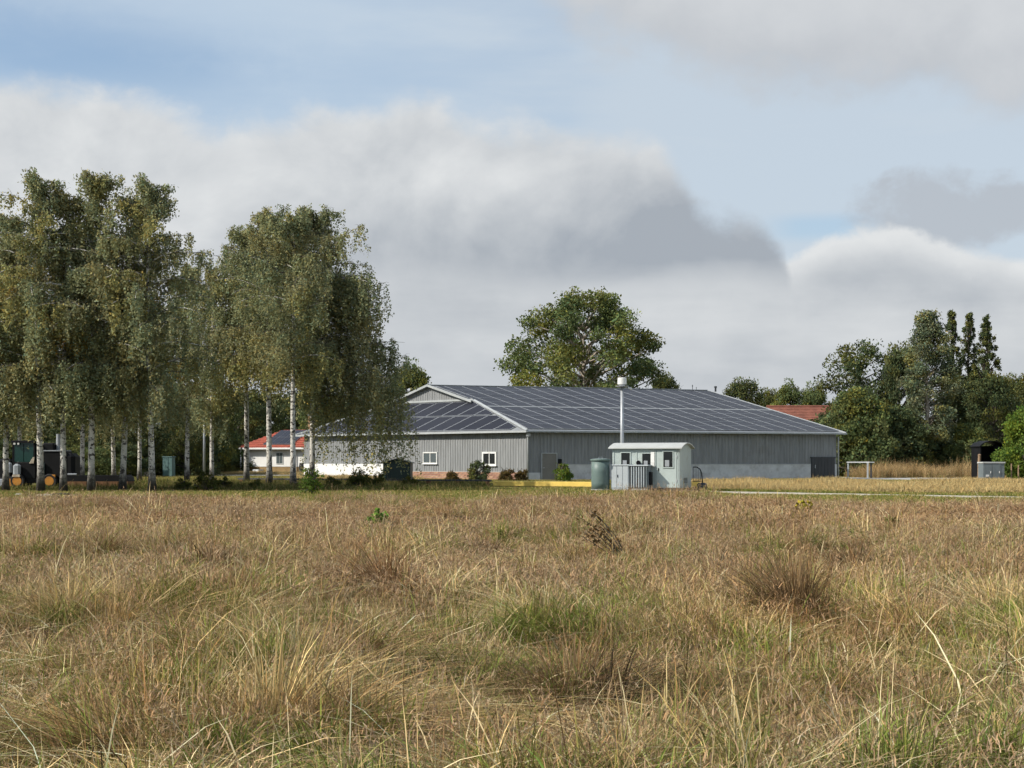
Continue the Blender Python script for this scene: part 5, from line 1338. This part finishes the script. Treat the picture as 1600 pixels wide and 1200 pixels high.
weed_stalk(985,895,1.15,-.70,11,M['barkdark'],(.15,.10,.05),'dark dock-like weed stalk leaning far to the left',22)
weed_stalk(1262,828,.85,-.15,7,M['barkdark'],(.34,.28,.04),'tall yellow-flowered weed standing by the path',44,size=(.05,.09))
weed_stalk(1245,826,.55,-.1,5,M['barkdark'],(.32,.26,.04),'shorter yellow-flowered weed left of the tall one',30,size=(.05,.09))
weed_stalk(1390,850,.45,.1,6,M['barkdark'],(.12,.16,.04),'green leafy weed in the right middle of the meadow',36,size=(.04,.08))
weed_stalk(1490,945,.35,.0,6,M['barkdark'],(.06,.10,.03),'low dark green weed near the right edge',40)
weed_stalk(760,800,.55,.1,6,M['barkdark'],(.24,.18,.06),'tan weed standing at the far border below the spiky shrub',24)
def low_plant(px, py, s_, label, colr, n=160):
    e = empty('leafy_plant', gp(px,py), label, 'plant'); mb = MB(); LP = []
    for k in range(16):
        az = k*2.4; r_ = s_*.5*math.sqrt((k+.5)/16); tip = Vector((math.cos(az)*r_, math.sin(az)*r_, s_*rnd.uniform(.6,1.05)*(1-.35*(r_/s_/.5)**2)))
        mb.tube([(0,0,0), tip*.5+Vector((0,0,s_*.08)), tip], [.006,.005,.003], 4, M['barkdark'])
        for q in range(n//16): t_ = rnd.uniform(.35,1.05); LP.append(tuple(tip*t_+Vector((rnd.gauss(0,1),rnd.gauss(0,1),rnd.gauss(0,.8)))*s_*.085))
    mb.build('stems', e); LP = np.array(LP)
    link('leaves', leaf_mesh('leaves', LP, rng.uniform(.7,1.3,len(LP))*s_*.13, gt(len(LP), colr, .3), M['grass2'], flat=.3), e)
low_plant(588,838,.52,'small vivid green bush alone in the far left meadow',(.11,.21,.04),480)
low_plant(252,1165,.20,'low dark green leafy plant at the lower left',(.07,.15,.03),320)
low_plant(690,1090,.10,'patch of fresh green leaves right of the large tussock',(.15,.25,.045),160)
low_plant(1000,1188,.10,'small bright green leaf rosette at the bottom centre',(.14,.26,.045),96)
rock('dark_dung_clod', gp(628,1085)+Vector((0,0,.12)), (.085,.07,.06), M['darkstone'], 'black clod lying in the grass right of the large tussock', 14, .8, 'clod')
# coarse single stems crossing in the foreground
def loose_stems():
    p = Patch()
    def add(n, y1, h, w, bend, c, v=.25, lean=None):
        Y = 6.0+(y1-6.0)*rng.random(n)**1.2; X = rng.uniform(-1,1,n)*(Y/3+1.5); pos = np.column_stack([X,Y,tz(X,Y)])
        return p.add(blades(n, 1, h, .4, w, bend, gt(n,c,v), pos=pos, lean=lean))
    add(1500, 18, .44, .0062, 1.3, PALE); add(900, 14, .42, .0095, 1.5, (.76,.66,.43), .2); add(200, 11, .46, .011, 1.6, (.74,.64,.42), .2); add(900, 20, .40, .0045, .5, STRAW)
    add(1800, 14, .26, .0075, .55, (.17,.24,.05)); add(700, 12, .20, .010, .7, (.20,.27,.06)); add(900, 17, .38, .0065, .7, (.06,.042,.028)); add(1500, 15, .22, .007, 1.2, (.13,.085,.05))
    # broken stalks lying across the sward
    n = 420; Y = 6.0+12*rng.random(n)**1.2; X = rng.uniform(-1,1,n)*(Y/3+1.5); pos = np.column_stack([X,Y,tz(X,Y)+rng.uniform(.08,.2,n)]); p.add(blades(n, 1, .10, .3, .0075, 3.6, gt(n,PALE,.25), pos=pos))
    o = link('coarse_grass_stems', p.mesh('coarse_grass_stems', M['grass2'])); tag(o, kind='stuff')
loose_stems()
